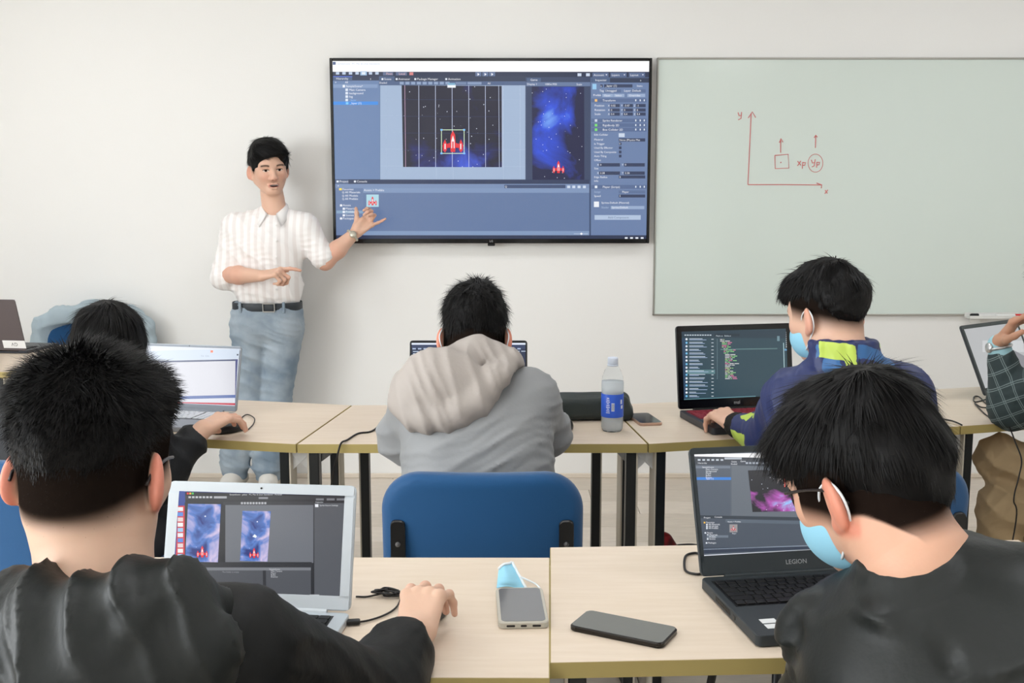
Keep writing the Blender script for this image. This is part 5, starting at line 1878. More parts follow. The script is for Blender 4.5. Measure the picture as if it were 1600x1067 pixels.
# jeans
s = Sdf(.007)
wz = PY(418, 476, YB)
s.cone(wz + [-.062, 0, -.01], wz + [.062, 0, -.01], .098, k=.04)
s.cone(hipc + [-.068, 0, -.02], hipc + [.068, 0, -.02], .108, k=.05)
for K, A, g_ in ((kR, aR, -1), (kL, aL, 1)):
    hp = hipc + [g_ * .080, 0, -.055]
    s.cone(hp, K, .093, .070, k=.025); s.cone(K, A + [0, 0, -.01], .070, .060, k=.03)
    for j in range(4):
        s.cone(A + [-.03, -.035, .015 + j * .03], A + [.035, -.03, .03 + j * .028], .030, .028, k=.03)
s.func((-9, -9, -9), (9, 9, 9), lambda X, Y, Z: Z - wz[2] - .012 + 0 * X + 0 * Y, k=.004, op='and')
s.disp(cloth(71, .005, .06, (.3, 0, 1))); s.disp(cloth(76, .0025, .03, (.5, 0, 1)))
v, q = s.mesh()
mj = mat('faded_blue_jeans', (164, 176, 186), .85, var=(7, .3), rgb2=(118, 136, 152), bump=(400, .2))
P.part('jeans', v, q, mj)
mb = MB()
n_ = 48
ring = lambda rx, ry, z: [(wz[0] + rx * math.copysign(abs(math.cos(a)) ** .8, math.cos(a)), wz[1] + ry * math.copysign(abs(math.sin(a)) ** .8, math.sin(a)), z) for a in np.linspace(0, 2 * math.pi, n_ + 1)[:-1]]
zz0 = wz[2] - .022
vs = ring(.163, .106, zz0) + ring(.165, .108, zz0 + .004) + ring(.165, .108, zz0 + .034) + ring(.163, .106, zz0 + .038)
mb.add(vs, [(i + k_ * n_, (i + 1) % n_ + k_ * n_, (i + 1) % n_ + (k_ + 1) * n_, i + (k_ + 1) * n_) for k_ in range(3) for i in range(n_)])
P.mb('belt', mb, mat('dark_leather', (44, 50, 56), .5))
mb = MB()
bc = np.array([PY(428, 481, YB)[0], wz[1] - .110, zz0 + .019])
for dx, dz, w_, h_ in ((0, .019, .056, .005), (0, -.019, .056, .005), (-.027, 0, .005, .042), (.027, 0, .005, .042)):
    mb.box((bc[0] + dx, bc[1] - .003, bc[2] + dz), (w_, .006, h_), bev=.0015)
P.mb('belt_buckle', mb, mat('buckle_steel', (170, 170, 168), .3, .9), False)
for x_ in (383, 404 + 46):
    mb = MB(); c_ = PY(x_, 481, YB); mb.box((c_[0], wz[1] - .100 if x_ > 400 else wz[1] - .098, zz0 + .018), (.012, .014, .052), bev=.002); P.mb('belt_loop', mb, mj, False)
for A, f_ in ((aR, (-.25, -1, 0)), (aL, (.25, -1, 0))):
    shoe(P, (A[0], A[1] - .01, .09), f_, mat('white_sneaker', (222, 218, 210), .6), mat('sole_white', (214, 210, 202), .6))
# watch
f_ = nrm(eL - wL)
wc = wL + f_ * .022
u1 = nrm(np.cross(f_, (0, 1, 0))); u2 = np.cross(f_, u1)
mb = MB(); mb.tube([tuple(wc + (u1 * math.cos(a) + u2 * math.sin(a)) * .0305) for a in np.linspace(0, 2 * math.pi, 25)[:-1]], .006, 8, closed=True)
P.mb('watch_band', mb, mat('watch_silver', (206, 202, 186), .35, .6))
mb = MB(); Mw = Matrix.Translation(wc - u2 * .033 * np.sign(u2[1])) @ Vector(-u2 * np.sign(u2[1])).to_track_quat('Z', 'Y').to_matrix().to_4x4()
mb.lathe([(0, -.004), (.016, -.004), (.017, 0), (.016, .005), (0, .006)], 20, Mw); P.mb('watch_case', mb, mat('watch_silver', (206, 202, 186)))


def pres_hair(s):
    cranium(s, .013, .010, sg=.015)
    s.ell((0, .030, .098), (.068, .080, .040), k=.03)
    s.cone((.055, .060, .088), (-.045, .098, .078), .026, .020, k=.03)
    s.cone((-.045, .098, .078), (-.070, .070, .055), .018, .012, k=.02)
    for g_ in (-1, 1): s.cone((g_ * .076, .035, .04), (g_ * .077, .022, .0), .012, .006, k=.015)
    s.cone((0, -.10, .0), (0, -.085, -.05), .03, .02, k=.03)


def pres_cut(s):
    s.ell((0.0, .110, -.012), (.068, .075, .072), k=.012, op='sub')
    for g_ in (-1, 1): s.ell((g_ * .092, -.010, -.020), (.024, .026, .032), k=.008, op='sub')


hair(P, ho, hR, pres_hair, (-.030, .50), 5200, 5, length=.030, lift=.12, jit=.10, width=.0014, droop=.3, flowdir=lambda p: np.where(p[:, 1:2] > .03, np.array([[-.9, .9, -.2]]), 0), cutfront=pres_cut, mask=lambda p: ((p[:, 2] > .055) | (p[:, 1] < .02)) * 1.0)

# ------------------------------------------------------------------ student in the grey hooded jacket (middle)
P = Person('student in light grey hooded jacket sitting with his back to us', (-.07, 2.66, 0))
ho = PY(742, 524, 2.87)
hR = frame((0.02, .93, -.36))
nb = PY(744, 572, 2.745)
P.chunks.append(head_mesh(.003, ho, hR, nb, fade=(-.020, .5, .035), ear_red=.5))
sL, sR = PY(652, 622, 2.70), PY(832, 622, 2.70)
eL, eR = PY(632, 682, 2.80), PY(852, 676, 2.84)
wL, wR = np.array([-.19, 3.10, .795]), np.array([.085, 3.12, .795])
Pv = np.array([-.075, 2.60, .54])
P.chunks.append(arm_mesh(.0035, eL, wL, (.35, .9, -.05), (0, 0, -1), False, ((15, 25, 15),) * 4))
P.chunks.append(arm_mesh(.0035, eR, wR, (-.35, .9, -.05), (0, 0, -1), True, ((15, 25, 15),) * 4))
kL, kR, aL, aR = np.array([-.25, 3.03, .50]), np.array([.10, 3.03, .50]), np.array([-.28, 2.90, .10]), np.array([.12, 3.02, .10])
under_body(P, sL, sR, Pv, kL, kR, aL, aR)
P.body()
s = Sdf(.006)
torso(s, sL, sR, nb, Pv, hipw=.070, r0=.100, r1=.105, sh=.060, neck=.055)
s.ell((Pv + (sL + sR) / 2) / 2 + [0, -.01, .02], (.168, .115, .19), k=.06)
sleeve(s, sL, eL, wL, (.066, .066, .050)); sleeve(s, sR, eR, wR, (.066, .064, .050))
yb = 2.575
s.disp(cloth(81, .0045, .06, (-.45, 0, 1))); s.disp(cloth(84, .0022, .028, (-.3, .2, 1)))
s.disp(creases([(PY(665, 715, yb), PY(760, 690, yb), .012, .008), (PY(690, 725, yb), PY(800, 690, yb), .012, .008), (PY(640, 700, yb + .03), PY(700, 670, yb), .012, .006), (PY(655, 640, yb), PY(640, 690, yb + .05), .012, -.006), (PY(838, 600, yb + .08), PY(842, 690, yb + .06), .010, -.012), (PY(646, 620, yb + .08), PY(646, 690, yb + .06), .010, -.010),
                (PY(610, 690, 2.74), PY(640, 668, 2.74), .010, .008), (PY(606, 672, 2.74), PY(640, 650, 2.74), .010, .008), (PY(850, 640, 2.76), PY(878, 628, 2.78), .010, .007), (PY(850, 660, 2.76), PY(880, 655, 2.78), .010, .007)]))
v, q = s.mesh()
M_gj = mat('light_grey_nylon', (140, 142, 144), .55, bump=(120, .05), sheen=.1)
P.part('jacket', v, q, M_gj)
# hood lying on the back, seams towards the left
s = Sdf(.0055)
hy = 2.60
s.ell(PY(700, 606, hy), (.120, .052, .092), np.array(Matrix.Rotation(R(28), 3, 'Y')), k=.04)
s.ell(PY(668, 622, hy), (.070, .048, .065), k=.04)
s.path([PY(640, 640, hy - .005), PY(668, 653, hy - .022), PY(705, 650, hy - .028), PY(740, 628, hy - .02), PY(776, 588, hy + .01), PY(800, 562, hy + .07)], [.028, .030, .031, .030, .028, .024], k=.03)
s.path([PY(632, 604, hy + .06), PY(632, 630, hy + .02), PY(650, 652, hy - .012)], [.028, .030, .028], k=.03)
s.path([PY(692, 566, hy + .15), PY(745, 556, hy + .085), PY(798, 566, hy + .12)], [.036, .042, .032], k=.05)
s.cone(PY(700, 580, hy + .05), PY(645, 606, hy + .04), .05, .042, k=.05)
s.disp(cloth(91, .005, .05, (1, 0, .3))); s.disp(cloth(93, .0025, .025, (1, 0, .5)))
s.disp(creases([(PY(738, 550, hy + .03), PY(706, 640, hy - .05), .010, .009), (PY(668, 575, hy), PY(664, 640, hy - .03), .009, -.009), (PY(690, 590, hy - .03), PY(680, 650, hy - .04), .012, .010), (PY(765, 560, hy + .03), PY(730, 630, hy - .03), .012, -.008), (PY(640, 640, hy), PY(700, 652, hy - .04), .008, -.008), (PY(720, 575, hy), PY(690, 620, hy - .04), .010, .008)]))
v, q = s.mesh()
P.part('hood', v, q, mat('warm_grey_nylon', (170, 162, 156), .6, bump=(120, .05)))
trousers(P, Pv + [0, 0, -.02], np.array([1.0, 0, 0]), kL, kR, aL, aR, mat('taupe_trousers', (112, 104, 98), .85))
for A in (aL, aR): shoe(P, A, (0, 1, 0), mat('grey_shoe', (90, 88, 86), .6), mat('sole_white', (214, 210, 202)))


def short_hair(grow=.012, top=.02, nape=True):
    def f(s):
        cranium(s, grow, .004)
        s.ell((0, .0, .085), (.066, .085, .048 + top), k=.03)
    return f


def ear_cut(s):
    for g_ in (-1, 1): s.ell((g_ * .094, -.004, -.026), (.030, .036, .044), k=.008, op='sub')
    s.ell((0, .130, -.03), (.075, .080, .085), k=.012, op='sub')


hair(P, ho, hR, short_hair(.010, .012), (-.012, .42), 6000, 15, whorl=(.01, -.055, .118), length=.024, lift=.42, jit=.16, width=.0010, droop=.35, cutfront=ear_cut, stubble=6000)
for g_ in (-1, 1):
    mb = MB(); mb.tube([tuple(ho + hR @ np.array(p)) for p in spline([(g_ * .084, -.02, .014), (g_ * .091, -.034, -.01), (g_ * .086, -.030, -.036), (g_ * .070, .02, -.07)], 5)], .0018, 6)
    P.mb('ear_loop', mb, mat('loop_white', (234, 238, 240), .8))

# ------------------------------------------------------------------ student in the navy and lime jacket (right)
P = Person('masked student in navy and lime patterned jacket at the gaming laptop', (.82, 2.72, 0))
ho = PY(1292, 490, 2.80)
hR = frame((-.50, .84, -.20), roll=0)
nb = PY(1318, 562, 2.735)
P.chunks.append(head_mesh(.0028, ho, hR, nb, fade=(.022, .35, .045)))
sL, sR = PY(1236, 622, 2.80), PY(1412, 616, 2.70)
eL, eR = PY(1206, 684, 2.90), PY(1440, 700, 2.85)
wL, wR = PZ(1146, 662, .800), np.array([.93, 3.20, .80])
Pv = np.array([.83, 2.62, .54])
f_ = nrm(PZ(1098, 632, .82) - wL)
P.chunks.append(arm_mesh(.0026, eL, wL, f_, (.1, .1, -1), False, ((22, 38, 20), (24, 40, 20), (28, 42, 20), (32, 42, 20)), thumb=((.7, .6, .3), (.9, .2, .4), (.9, .0, .5))))
P.chunks.append(arm_mesh(.0035, eR, wR, (-.5, .8, -.05), (0, 0, -1), True, ((15, 25, 15),) * 4))
kL, kR, aL, aR = np.array([.78, 3.04, .50]), np.array([.94, 3.06, .47]), np.array([.52, 3.06, .27]), np.array([.98, 3.0, .10])
under_body(P, sL, sR, Pv, kL, kR, aL, aR)
P.body()
s = Sdf(.006)
torso(s, sL, sR, nb, Pv, hipw=.08, r0=.11, r1=.11, sh=.062, neck=.070)
sleeve(s, sL, eL, wL, (.072, .068, .044)); sleeve(s, sR, eR, wR, (.072, .066, .048))
# stand collar
for t in np.linspace(-2.4, 2.4, 13):
    d = np.array([math.sin(t), -math.cos(t) * .9, 0])
    s.cone(nb + d * .068 + [0, 0, -.01], nb + d * .074 + [0, .005, .045 - .012 * abs(t) * .3], .017, .015, k=.018)
s.disp(cloth(101, .0045, .055)); s.disp(cloth(104, .002, .025))
v, q = s.mesh()
# pattern: signed distances to the light patches, thresholded in the material
def patch(v, items):
    d = np.full(len(v), 1.0)
    for a, b, r in items:
        a = np.asarray(a, float); ba = np.asarray(b, float) - a
        t = np.clip(((v - a) @ ba) / (ba @ ba + 1e-9), 0, 1)
        d = np.minimum(d, (np.abs(v - a - t[:, None] * ba) * [1, .3, 1]).max(1) - r)
    return d


YS = 2.73
lime = patch(v, [(PY(1298, 548, YS - .06), PY(1322, 552, YS - .07), .020), (PY(1328, 566, YS - .07), PY(1336, 590, YS - .06), .012), (PY(1385, 545, YS - .04), PY(1395, 552, YS - .03), .012), (PY(1250, 618, 2.74), PY(1236, 622, 2.76), .010),
                 (PY(1216, 668, 2.84), PY(1208, 680, 2.83), .024), (PY(1172, 640, 2.92), PY(1166, 668, 2.96), .014), (PY(1140, 684, 3.0), PY(1130, 692, 3.02), .030), (PY(1262, 576, 2.78), PY(1256, 580, 2.80), .010)])
blue = patch(v, [(PY(1300, 572, YS - .06), PY(1312, 590, YS - .05), .018), (PY(1350, 548, YS - .06), PY(1385, 560, YS - .04), .016), (PY(1216, 694, 2.84), PY(1226, 698, 2.84), .014), (PY(1275, 560, YS), PY(1282, 545, YS - .02), .010)])
o = P.part('jacket', v, q, mat('tmp_navy', (30, 36, 80)))
for nm, arr in (('lime', lime), ('blue', blue)):
    at = o.data.attributes.new(nm, 'FLOAT', 'POINT'); at.data.foreach_set('value', arr.astype(np.float32))
m, nt, b_ = nodes_of('navy_lime_pattern')
cur = None
base = nt.nodes.new('ShaderNodeRGB'); base.outputs[0].default_value = (*lin((36, 48, 96)), 1); cur = base.outputs[0]
for nm, rgb in (('blue', (52, 104, 160)), ('lime', (190, 214, 92))):
    a_ = nt.nodes.new('ShaderNodeAttribute'); a_.attribute_name = nm
    nz = nt.nodes.new('ShaderNodeTexNoise'); nz.inputs['Scale'].default_value = 22
    tc = nt.nodes.new('ShaderNodeTexCoord'); nt.links.new(tc.outputs['Object'], nz.inputs['Vector'])
    ma = nt.nodes.new('ShaderNodeMath'); ma.operation = 'MULTIPLY_ADD'; ma.inputs[1].default_value = .02; ma.inputs[2].default_value = -.010
    nt.links.new(nz.outputs['Fac'], ma.inputs[0])
    ad = nt.nodes.new('ShaderNodeMath'); ad.operation = 'ADD'; nt.links.new(a_.outputs['Fac'], ad.inputs[0]); nt.links.new(ma.outputs[0], ad.inputs[1])
    lt = nt.nodes.new('ShaderNodeMath'); lt.operation = 'LESS_THAN'; lt.inputs[1].default_value = 0; nt.links.new(ad.outputs[0], lt.inputs[0])
    mx = nt.nodes.new('ShaderNodeMix'); mx.data_type = 'RGBA'; nt.links.new(lt.outputs[0], mx.inputs[0]); nt.links.new(cur, mx.inputs[6]); mx.inputs[7].default_value = (*lin(rgb), 1)
    cur = mx.outputs[2]
nt.links.new(cur, b_.inputs['Base Color']); b_.inputs['Roughness'].default_value = .5
o.data.materials.clear(); o.data.materials.append(m)
MB_ = MB(); cw = nrm(eL - wL)
s = Sdf(.004); s.cone(wL + cw * .012, wL + cw * .028, .036, .039, k=.0); s.disp(cloth(5, .003, .012)); v, q = s.mesh(); P.part('cuff', v, q, mat('black_knit', (26, 24, 22), .9, bump=(300, .3)))
trousers(P, Pv + [0, 0, -.02], np.array([1.0, 0, 0]), kL, kR, aL, aR, mat('dark_trousers', (34, 36, 42), .85), seed=47)
M_rb = mat('red_black_shoe', (30, 18, 20), .5, var=(16, .5), rgb2=(176, 24, 34))
up_ = nrm(np.array([-.42, .05, .9])); sw_ = nrm(np.cross(up_, (0, 1, 0)))
s = Sdf(.005)                                # crossed leg: the shoe stands on its heel end, toe up
s.cone(aL, aL + up_ * .10, .042, .040, k=.02); s.cone(aL + up_ * .10, aL + up_ * .185, .040, .030, k=.03)
v, q = s.mesh(); so = P.part('shoe', v, q, M_rb)
s = Sdf(.004)
s.cone(aL - up_ * .03 + sw_ * .034, aL + up_ * .19 + sw_ * .026, .014, .014, k=.0)
s.cone(aL - up_ * .03 + sw_ * .034 + [0, .03, 0], aL + up_ * .18 + sw_ * .026 + [0, .025, 0], .014, .014, k=.03); s.cone(aL - up_ * .03 + sw_ * .034 - [0, .03, 0], aL + up_ * .18 + sw_ * .026 - [0, .025, 0], .014, .014, k=.03)
v, q = s.mesh(); P.part('sole', v, q, mat('sole_black', (20, 20, 22), .6), parent=so)
shoe(P, aR, (-.1, 1, 0), mat('red_black_shoe', (36, 20, 22)), mat('sole_black', (20, 20, 22)))
worn_mask(P, ho, hR, mat('mask_blue', (150, 208, 232)))


def wavy_hair(s):
    cranium(s, .008, .010, sg=.004)
    s.ell((0, .012, .084), (.073, .094, .052), k=.03)
    s.ell((0, .084, .074), (.055, .034, .028), k=.03)
    s.ell((-.040, .078, .060), (.030, .032, .024), k=.02)
    s.ell((0, -.080, .03), (.060, .034, .060), k=.03)
    rg = np.random.RandomState(8)
    for i in range(26):
        a, b_ = rg.uniform(0, 6.28), rg.uniform(.1, 1.0)
        c_ = np.array([.062 * math.cos(a) * b_, .012 + .085 * math.sin(a) * b_, .128 - .038 * b_ * b_])
        s.ell(c_, (.016, .016, .012), k=.010)


hair(P, ho, hR, wavy_hair, (-.012, .34), 5200, 25, whorl=(.01, -.04, .135), length=.020, lift=.15, jit=.22, width=.0016, droop=.7, rough=.004, cutfront=ear_cut, side=.9, lenfn=lambda p: .5 + .7 * sstep(.03, .09, p[:, 2]), stubble=7000)

# ------------------------------------------------------------------ front-left student in black
P = Person('front student in black hooded jacket using the silver laptop, seen from behind', (-.47, 1.12, 0))
ho = PY(146, 726, 1.265)
hR = frame((.12, .97, -.16))
nb = PY(150, 930, 1.20)
SK4 = np.array(lin((214, 176, 152)))
P.chunks.append(head_mesh(.0022, ho, hR, nb, fade=(-.004, .40, .034), skin=SK4, neck_r=.056, ear_red=.55))
sL, sR = PY(-75, 1010, 1.20), PY(380, 1022, 1.22)
eL, eR = np.array([-.72, 1.40, .79]), PY(575, 1104, 1.42)
wL, wR = np.array([-.52, 1.62, .79]), PZ(650, 990, .790)
Pv = np.array([-.48, 1.04, .54])
f_ = nrm(PZ(684, 905, .80) - wR)
P.chunks.append(arm_mesh(.002, eR, wR, f_ + np.array([0, 0, .26]), (.18, .05, -1), True, ((22, 42, 25), (24, 44, 25), (28, 46, 26), (32, 46, 26)), skin=SK4, thumb=((.7, .62, .5), (.92, .2, .4), (.95, .05, .4)), spread=(8, 2, -5, -13)))
P.chunks.append(arm_mesh(.0035, eL, wL, (.5, .85, -.05), (0, 0, -1), False, ((15, 25, 15),) * 4, skin=SK4))
kL, kR, aL, aR = np.array([-.66, 1.50, .50]), np.array([-.32, 1.50, .50]), np.array([-.66, 1.55, .10]), np.array([-.32, 1.55, .10])
under_body(P, sL, sR, Pv, kL, kR, aL, aR, skin=SK4)
P.body()
s = Sdf(.0055)
torso(s, sL, sR, nb + [0, 0, -.03], Pv, hipw=.085, r0=.12, r1=.115, sh=.066, neck=.062)
sleeve(s, sL, eL, wL, (.072, .066, .05)); sleeve(s, sR, eR, wR, (.072, .070, .046))
cw = nrm(eR - wR)
s.cone(wR + cw * .06, wR + cw * .10, .048, .058, k=.02)
s.disp(cloth(111, .0055, .055, (.6, .3, .7))); s.disp(cloth(114, .0025, .026, (.6, .3, .7)))
for j in range(5):
    c_ = wR + (eR - wR) * (.2 + .16 * j)
    s.disp(creases([(c_ + [-.07, -.02, .03], c_ + [.06, .03, .05], .011, .009)]))
v, q = s.mesh()
M_bj = mat('black_nylon_jacket', (9, 11, 11), .55, bump=(140, .06), spec=.3)
P.part('jacket', v, q, M_bj)
# hood gathered round the neck
s = Sdf(.005)
ky = 1.12
s.path([PY(20, 955, 1.22), PY(62, 950, 1.13), PY(120, 985, ky - .02), PY(185, 965, ky - .03), PY(250, 938, 1.12), PY(345, 965, 1.20)], [.028, .032, .030, .034, .036, .028], k=.035)
s.path([PY(215, 930, 1.15), PY(265, 955, 1.11), PY(310, 1020, 1.09), PY(290, 1085, 1.08)], [.028, .034, .036, .034], k=.035)
s.path([PY(40, 950, 1.15), PY(40, 1015, 1.10), PY(110, 1075, 1.06), PY(200, 1090, 1.06)], [.03, .040, .045, .045], k=.05)
s.ell(PY(170, 1040, 1.10), (.115, .05, .085), k=.05)
s.disp(cloth(121, .006, .05, (1, 0, .5))); s.disp(cloth(124, .003, .024, (1, 0, .4)))
s.disp(creases([(PY(245, 930, 1.06), PY(150, 1060, 1.04), .012, .008), (PY(70, 960, 1.07), PY(80, 1040, 1.04), .010, .009), (PY(180, 960, 1.06), PY(130, 1067, 1.04), .010, -.009)]))
v, q = s.mesh()
P.part('hood', v, q, mat('charcoal_nylon_hood', (21, 25, 24), .5, bump=(140, .06), spec=.4))
trousers(P, Pv + [0, 0, -.02], np.array([1.0, 0, 0]), kL, kR, aL, aR, mat('dark_trousers', (34, 36, 42)), seed=51, h=.012)
for A in (aL, aR): shoe(P, A, (0, 1, 0), mat('grey_shoe', (90, 88, 86)), mat('sole_white', (214, 210, 202)))


def spiky_hair(s):
    cranium(s, .006, .003, sg=.0025)
    s.ell((0, -.004, .086), (.074, .092, .052), k=.02)
    for g_ in (-1, 1): s.ell((g_ * .054, -.005, .078), (.026, .068, .038), k=.02)


hair(P, ho, hR, spiky_hair, (-.10, .30), 26000, 35, whorl=(.0, -.03, .06), length=.021, lift=.5, jit=.16, width=.0007, droop=.2, h=.0032, rough=.0018, cutfront=ear_cut, side=0,
     lenfn=lambda p: .42 + .64 * sstep(.02, .085, p[:, 2]), stubble=30000)
spectacles(P, ho, hR, mat('dark_spectacle_frame', (34, 26, 26), .35))

# ------------------------------------------------------------------ front-right student in black, masked
P = Person('front student in black jacket with glasses and blue mask, at the dark laptop', (.66, 1.12, 0))
ho = PY(1352, 742, 1.36)
hR = frame((-.50, .80, -.36), roll=8)
nb = PY(1436, 886, 1.25)
P.chunks.append(head_mesh(.0022, ho, hR, nb, fade=(-.022, .36, .026), skin=np.array(lin((216, 168, 142))), neck_r=.054, ear_red=.4))
sL, sR = PY(1338, 1000, 1.33), PY(1700, 965, 1.16)
eL, eR = PY(1285, 1140, 1.40), np.array([.90, 1.42, .80])
wL, wR = np.array([.53, 1.58, .80]), np.array([.72, 1.68, .795])
Pv = np.array([.72, 1.02, .54])
P.chunks.append(arm_mesh(.003, eL, wL, (.25, .95, -.05), (0, 0, -1), False, ((18, 28, 15),) * 4))
P.chunks.append(arm_mesh(.0035, eR, wR, (-.3, .95, -.05), (0, 0, -1), True, ((18, 28, 15),) * 4))
kL, kR, aL, aR = np.array([.52, 1.50, .50]), np.array([.86, 1.50, .50]), np.array([.52, 1.55, .10]), np.array([.86, 1.55, .10])
under_body(P, sL, sR, Pv, kL, kR, aL, aR)
P.body()
s = Sdf(.0055)
torso(s, sL, sR, nb + [0, 0, -.02], Pv, hipw=.085, r0=.12, r1=.12, sh=.070, neck=.062, k=.08)
s.ell((sL + sR) / 2 + [0, -.02, -.07], (.19, .115, .13), k=.08)
sleeve(s, sL, eL, wL, (.072, .070, .05)); sleeve(s, sR, eR, wR, (.072, .068, .05))
for t in np.linspace(-2.5, 2.5, 15):
    d = np.array([math.sin(t) * .95, -math.cos(t) * .85, .25 * math.sin(t)])
    s.cone(nb + d * .066 + [0, 0, -.02], nb + d * .068 + [0, .004, .010], .012, .010, k=.016)
s.path([PY(1262, 950, 1.32), PY(1248, 985, 1.33), PY(1262, 1030, 1.33)], [.022, .026, .022], k=.02)
fy = 1.13
s.disp(cloth(131, .0035, .08, (.6, 0, -.8))); s.disp(cloth(134, .0025, .03, (.5, 0, -.8)))
s.disp(creases([(PY(1458, 836, fy + .04), PY(1515, 960, fy - .03), .007, -.006), (PY(1515, 960, fy - .03), PY(1540, 1060, fy - .03), .007, -.006), (PY(1300, 920, fy + .1), PY(1420, 1000, fy), .016, .008), (PY(1260, 950, fy + .15), PY(1300, 1050, fy + .12), .012, .010), (PY(1450, 990, fy), PY(1500, 1060, fy), .012, -.009)]))
v, q = s.mesh()
P.part('jacket', v, q, mat('black_green_nylon', (22, 26, 25), .45, bump=(140, .06), spec=.4))
trousers(P, Pv + [0, 0, -.02], np.array([1.0, 0, 0]), kL, kR, aL, aR, mat('dark_trousers', (34, 36, 42)), seed=57, h=.012)
for A in (aL, aR): shoe(P, A, (0, 1, 0), mat('grey_shoe', (90, 88, 86)), mat('sole_white', (214, 210, 202)))
worn_mask(P, ho, hR, mat('mask_blue', (150, 208, 232)))
spectacles(P, ho, hR, mat('dark_spectacle_frame', (34, 26, 26)))


def mop_hair(s):
    cranium(s, .008, .010, sg=.006, up=.006)
    s.ell((0, .0, .078), (.075, .096, .056), k=.03)
    s.ell((0, -.078, -.006), (.058, .035, .060), k=.03)
    s.ell((0, .078, .068), (.058, .036, .030), k=.03)
    for g_ in (-1, 1): s.ell((g_ * .056, .03, .055), (.022, .050, .036), k=.025)
    rg = np.random.RandomState(12)
    for i in range(40):           # combed locks radiating from the crown
        a = rg.uniform(0, 6.28); r0, r1 = rg.uniform(.01, .05), rg.uniform(.06, .1)
        p_ = lambda r: np.array([.80 * r * math.cos(a + r * 5), -.02 + r * math.sin(a + r * 5), .134 - 5.2 * r * r])
        s.path([p_(r0), p_((r0 + r1) / 2), p_(r1)], [.004, .007, .004], k=.006)


hair(P, ho, hR, mop_hair, (-.064, .36), 20000, 45, whorl=(.0, -.055, .128), length=.030, lift=.07, jit=.13, width=.0009, droop=.35, rough=.004, h=.0032, cutfront=ear_cut, side=0, lenfn=lambda p: .50 + .60 * sstep(-.01, .08, p[:, 2]), stubble=20000)

# ------------------------------------------------------------------ person in the plaid jacket at the right edge
P = Person('person in plaid jacket and tan trousers at the right edge, hand raised', (1.86, 2.86, 0))
ho = PY(1668, 452, 3.15)
hR = frame((-.75, .60, -.12))
nb = PY(1700, 545, 3.06)
P.chunks.append(head_mesh(.004, ho, hR, nb))
sL, sR = PY(1652, 590, 3.14), PY(1790, 590, 2.88)
eL, wL = PY(1582, 636, 3.26), PY(1560, 536, 3.28)
eR, wR = np.array([1.86, 3.16, .80]), np.array([1.72, 3.42, .80])
f_ = nrm(PY(1604, 488, 3.22) - wL)
P.chunks.append(arm_mesh(.0026, eL, wL, f_, (.5, -.5, .1), False, ((20, 50, 30), (28, 60, 35), (36, 65, 35), (40, 65, 35)), skin=np.array(lin((204, 156, 128)))))
P.chunks.append(arm_mesh(.0035, eR, wR, (-.5, .85, 0), (0, 0, -1), True, ((15, 25, 15),) * 4))
Pv = np.array([2.03, 2.93, .54])
kL, kR = PY(1562, 716, 3.34), PY(1566, 792, 3.28)
aL, aR = np.array([1.75, 3.38, .22]), np.array([1.52, 3.30, .10])
lat = nrm(np.array([.6, -.75, 0]))
under_body(P, sL, sR, Pv, kL, kR, aL, aR)
P.body()
s = Sdf(.007)
torso(s, sL, sR, nb, Pv, hipw=.08, r0=.115, r1=.115, sh=.066, neck=.06)
sleeve(s, sL, eL, wL + (eL - wL) * .04, (.070, .066, .044)); sleeve(s, sR, eR, wR, (.07, .062, .046))
s.disp(cloth(141, .004, .05)); s.disp(cloth(143, .002, .025))
v, q = s.mesh()
m, nt, b_ = nodes_of('green_grey_plaid')
tc = nt.nodes.new('ShaderNodeTexCoord'); mp = nt.nodes.new('ShaderNodeMapping'); mp.inputs['Rotation'].default_value = (R(12), R(28), R(38))
nt.links.new(tc.outputs['Object'], mp.inputs['Vector'])
sp = nt.nodes.new('ShaderNodeSeparateXYZ'); nt.links.new(mp.outputs[0], sp.inputs[0])
tot = None
for ax_ in ('X', 'Z'):
    for sc_, off_, th in ((24, 0, .055), (24, .13, .05)):
        mu = nt.nodes.new('ShaderNodeMath'); mu.operation = 'MULTIPLY_ADD'; mu.inputs[1].default_value = sc_; mu.inputs[2].default_value = off_; nt.links.new(sp.outputs[ax_], mu.inputs[0])
        fr = nt.nodes.new('ShaderNodeMath'); fr.operation = 'FRACT'; nt.links.new(mu.outputs[0], fr.inputs[0])
        lt = nt.nodes.new('ShaderNodeMath'); lt.operation = 'LESS_THAN'; lt.inputs[1].default_value = th; nt.links.new(fr.outputs[0], lt.inputs[0])
        if tot is None: tot = lt.outputs[0]
        else:
            ad = nt.nodes.new('ShaderNodeMath'); ad.operation = 'MAXIMUM'; nt.links.new(tot, ad.inputs[0]); nt.links.new(lt.outputs[0], ad.inputs[1]); tot = ad.outputs[0]
mx = nt.nodes.new('ShaderNodeMix'); mx.data_type = 'RGBA'; nt.links.new(tot, mx.inputs[0]); mx.inputs[6].default_value = (*lin((52, 66, 68)), 1); mx.inputs[7].default_value = (*lin((122, 138, 138)), 1)
nt.links.new(mx.outputs[2], b_.inputs['Base Color']); b_.inputs['Roughness'].default_value = .85
P.part('jacket', v, q, m)
cw = nrm(eL - wL)
s = Sdf(.004); s.cone(wL + cw * .006, wL + cw * .04, .033, .036, k=.0); v, q = s.mesh(); P.part('shirt_cuff', v, q, mat('pale_blue_shirt', (168, 212, 222), .8))
u1 = nrm(np.cross(cw, (0, 1, 0))); u2 = np.cross(cw, u1)
mb = MB(); mb.tube([tuple(wL + cw * .012 + (u1 * math.cos(a) + u2 * math.sin(a)) * .034) for a in np.linspace(0, 2 * math.pi, 25)[:-1]], .005, 8, closed=True)
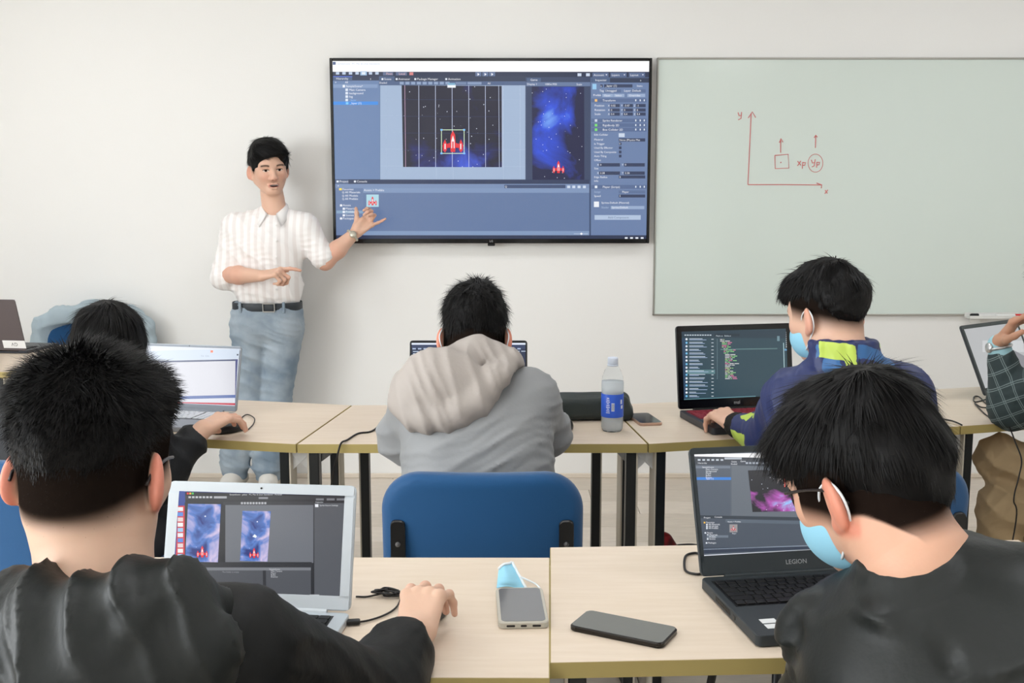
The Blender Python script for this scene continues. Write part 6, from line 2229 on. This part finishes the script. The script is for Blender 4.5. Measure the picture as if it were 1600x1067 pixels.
mb.lathe([(0, -.004), (.015, -.004), (.016, 0), (.015, .004), (0, .005)], 18, Matrix.Translation(wL + cw * .014 + np.array([-.034, -.006, 0])) @ Vector((-1, -.2, 0)).to_track_quat('Z', 'Y').to_matrix().to_4x4())
P.mb('wristwatch', mb, mat('steel_watch', (196, 198, 198), .3, .8))
trousers(P, Pv + [0, 0, -.02], lat, kL, kR, aL, aR, mat('tan_chinos', (182, 158, 122), .85, bump=(300, .1)), (.098, .070, .062), seed=63, h=.007, amp=.007)
for A in (aL, aR): shoe(P, (A[0], A[1], .1), (-.7, .6, 0), mat('brown_shoe', (70, 48, 36), .4), mat('sole_black', (20, 20, 22)))
hair(P, ho, hR, short_hair(.012, .012), (-.012, .42), 2500, 55, length=.024, lift=.4, jit=.16, width=.0012, droop=.35, cutfront=ear_cut, h=.005)
spectacles(P, ho, hR, mat('clear_spectacle_frame', (206, 200, 180), .3))

# ------------------------------------------------------------------ student behind the front-left head
P = Person('student in dark jacket at the grey laptop, mostly hidden behind front student', (-1.12, 2.76, 0))
ho = PY(168, 556, 2.96)
hR = frame((.22, .90, -.45))
nb = PY(160, 612, 2.84)
P.chunks.append(head_mesh(.004, ho, hR, nb))
sL, sR = PY(30, 645, 2.80), PY(215, 660, 2.82)
eR, wR = PY(242, 748, 2.88), PZ(318, 670, .800)
eL, wL = np.array([-1.42, 2.98, .80]), np.array([-1.22, 3.20, .80])
Pv = np.array([-1.14, 2.70, .54])
f_ = nrm(PZ(386, 652, .80) - wR)
P.chunks.append(arm_mesh(.0026, eR, wR, f_ + np.array([0, 0, .14]), (0, 0, -1), True, ((16, 30, 18), (18, 32, 18), (20, 34, 18), (24, 34, 18)), thumb=((.75, .5, .5), (.92, .15, .4), (.95, .05, .4))))
P.chunks.append(arm_mesh(.0035, eL, wL, (.4, .9, 0), (0, 0, -1), False, ((15, 25, 15),) * 4))
kL, kR, aL, aR = np.array([-1.28, 3.12, .50]), np.array([-.97, 3.10, .50]), np.array([-1.28, 3.15, .10]), np.array([-.97, 3.12, .10])
under_body(P, sL, sR, Pv, kL, kR, aL, aR)
P.body()
s = Sdf(.007)
torso(s, sL, sR, nb, Pv, hipw=.08, r0=.11, r1=.112, sh=.07, neck=.065)
sleeve(s, sL, eL, wL, (.072, .066, .05)); sleeve(s, sR, eR, wR, (.074, .068, .046))
s.disp(cloth(151, .005, .05)); s.disp(cloth(154, .0025, .025))
v, q = s.mesh(); P.part('jacket', v, q, mat('black_fleece', (24, 26, 30), .7, bump=(160, .1)))
trousers(P, Pv + [0, 0, -.02], np.array([1.0, 0, 0]), kL, kR, aL, aR, mat('dark_trousers', (34, 36, 42)), seed=67, h=.012)
for A in (aL, aR): shoe(P, A, (0, 1, 0), mat('grey_shoe', (90, 88, 86)), mat('sole_white', (214, 210, 202)))
hair(P, ho, hR, short_hair(.014, .016), (-.03, .30), 3500, 65, length=.036, lift=.2, jit=.12, width=.0016, droop=.5, cutfront=ear_cut, h=.005)
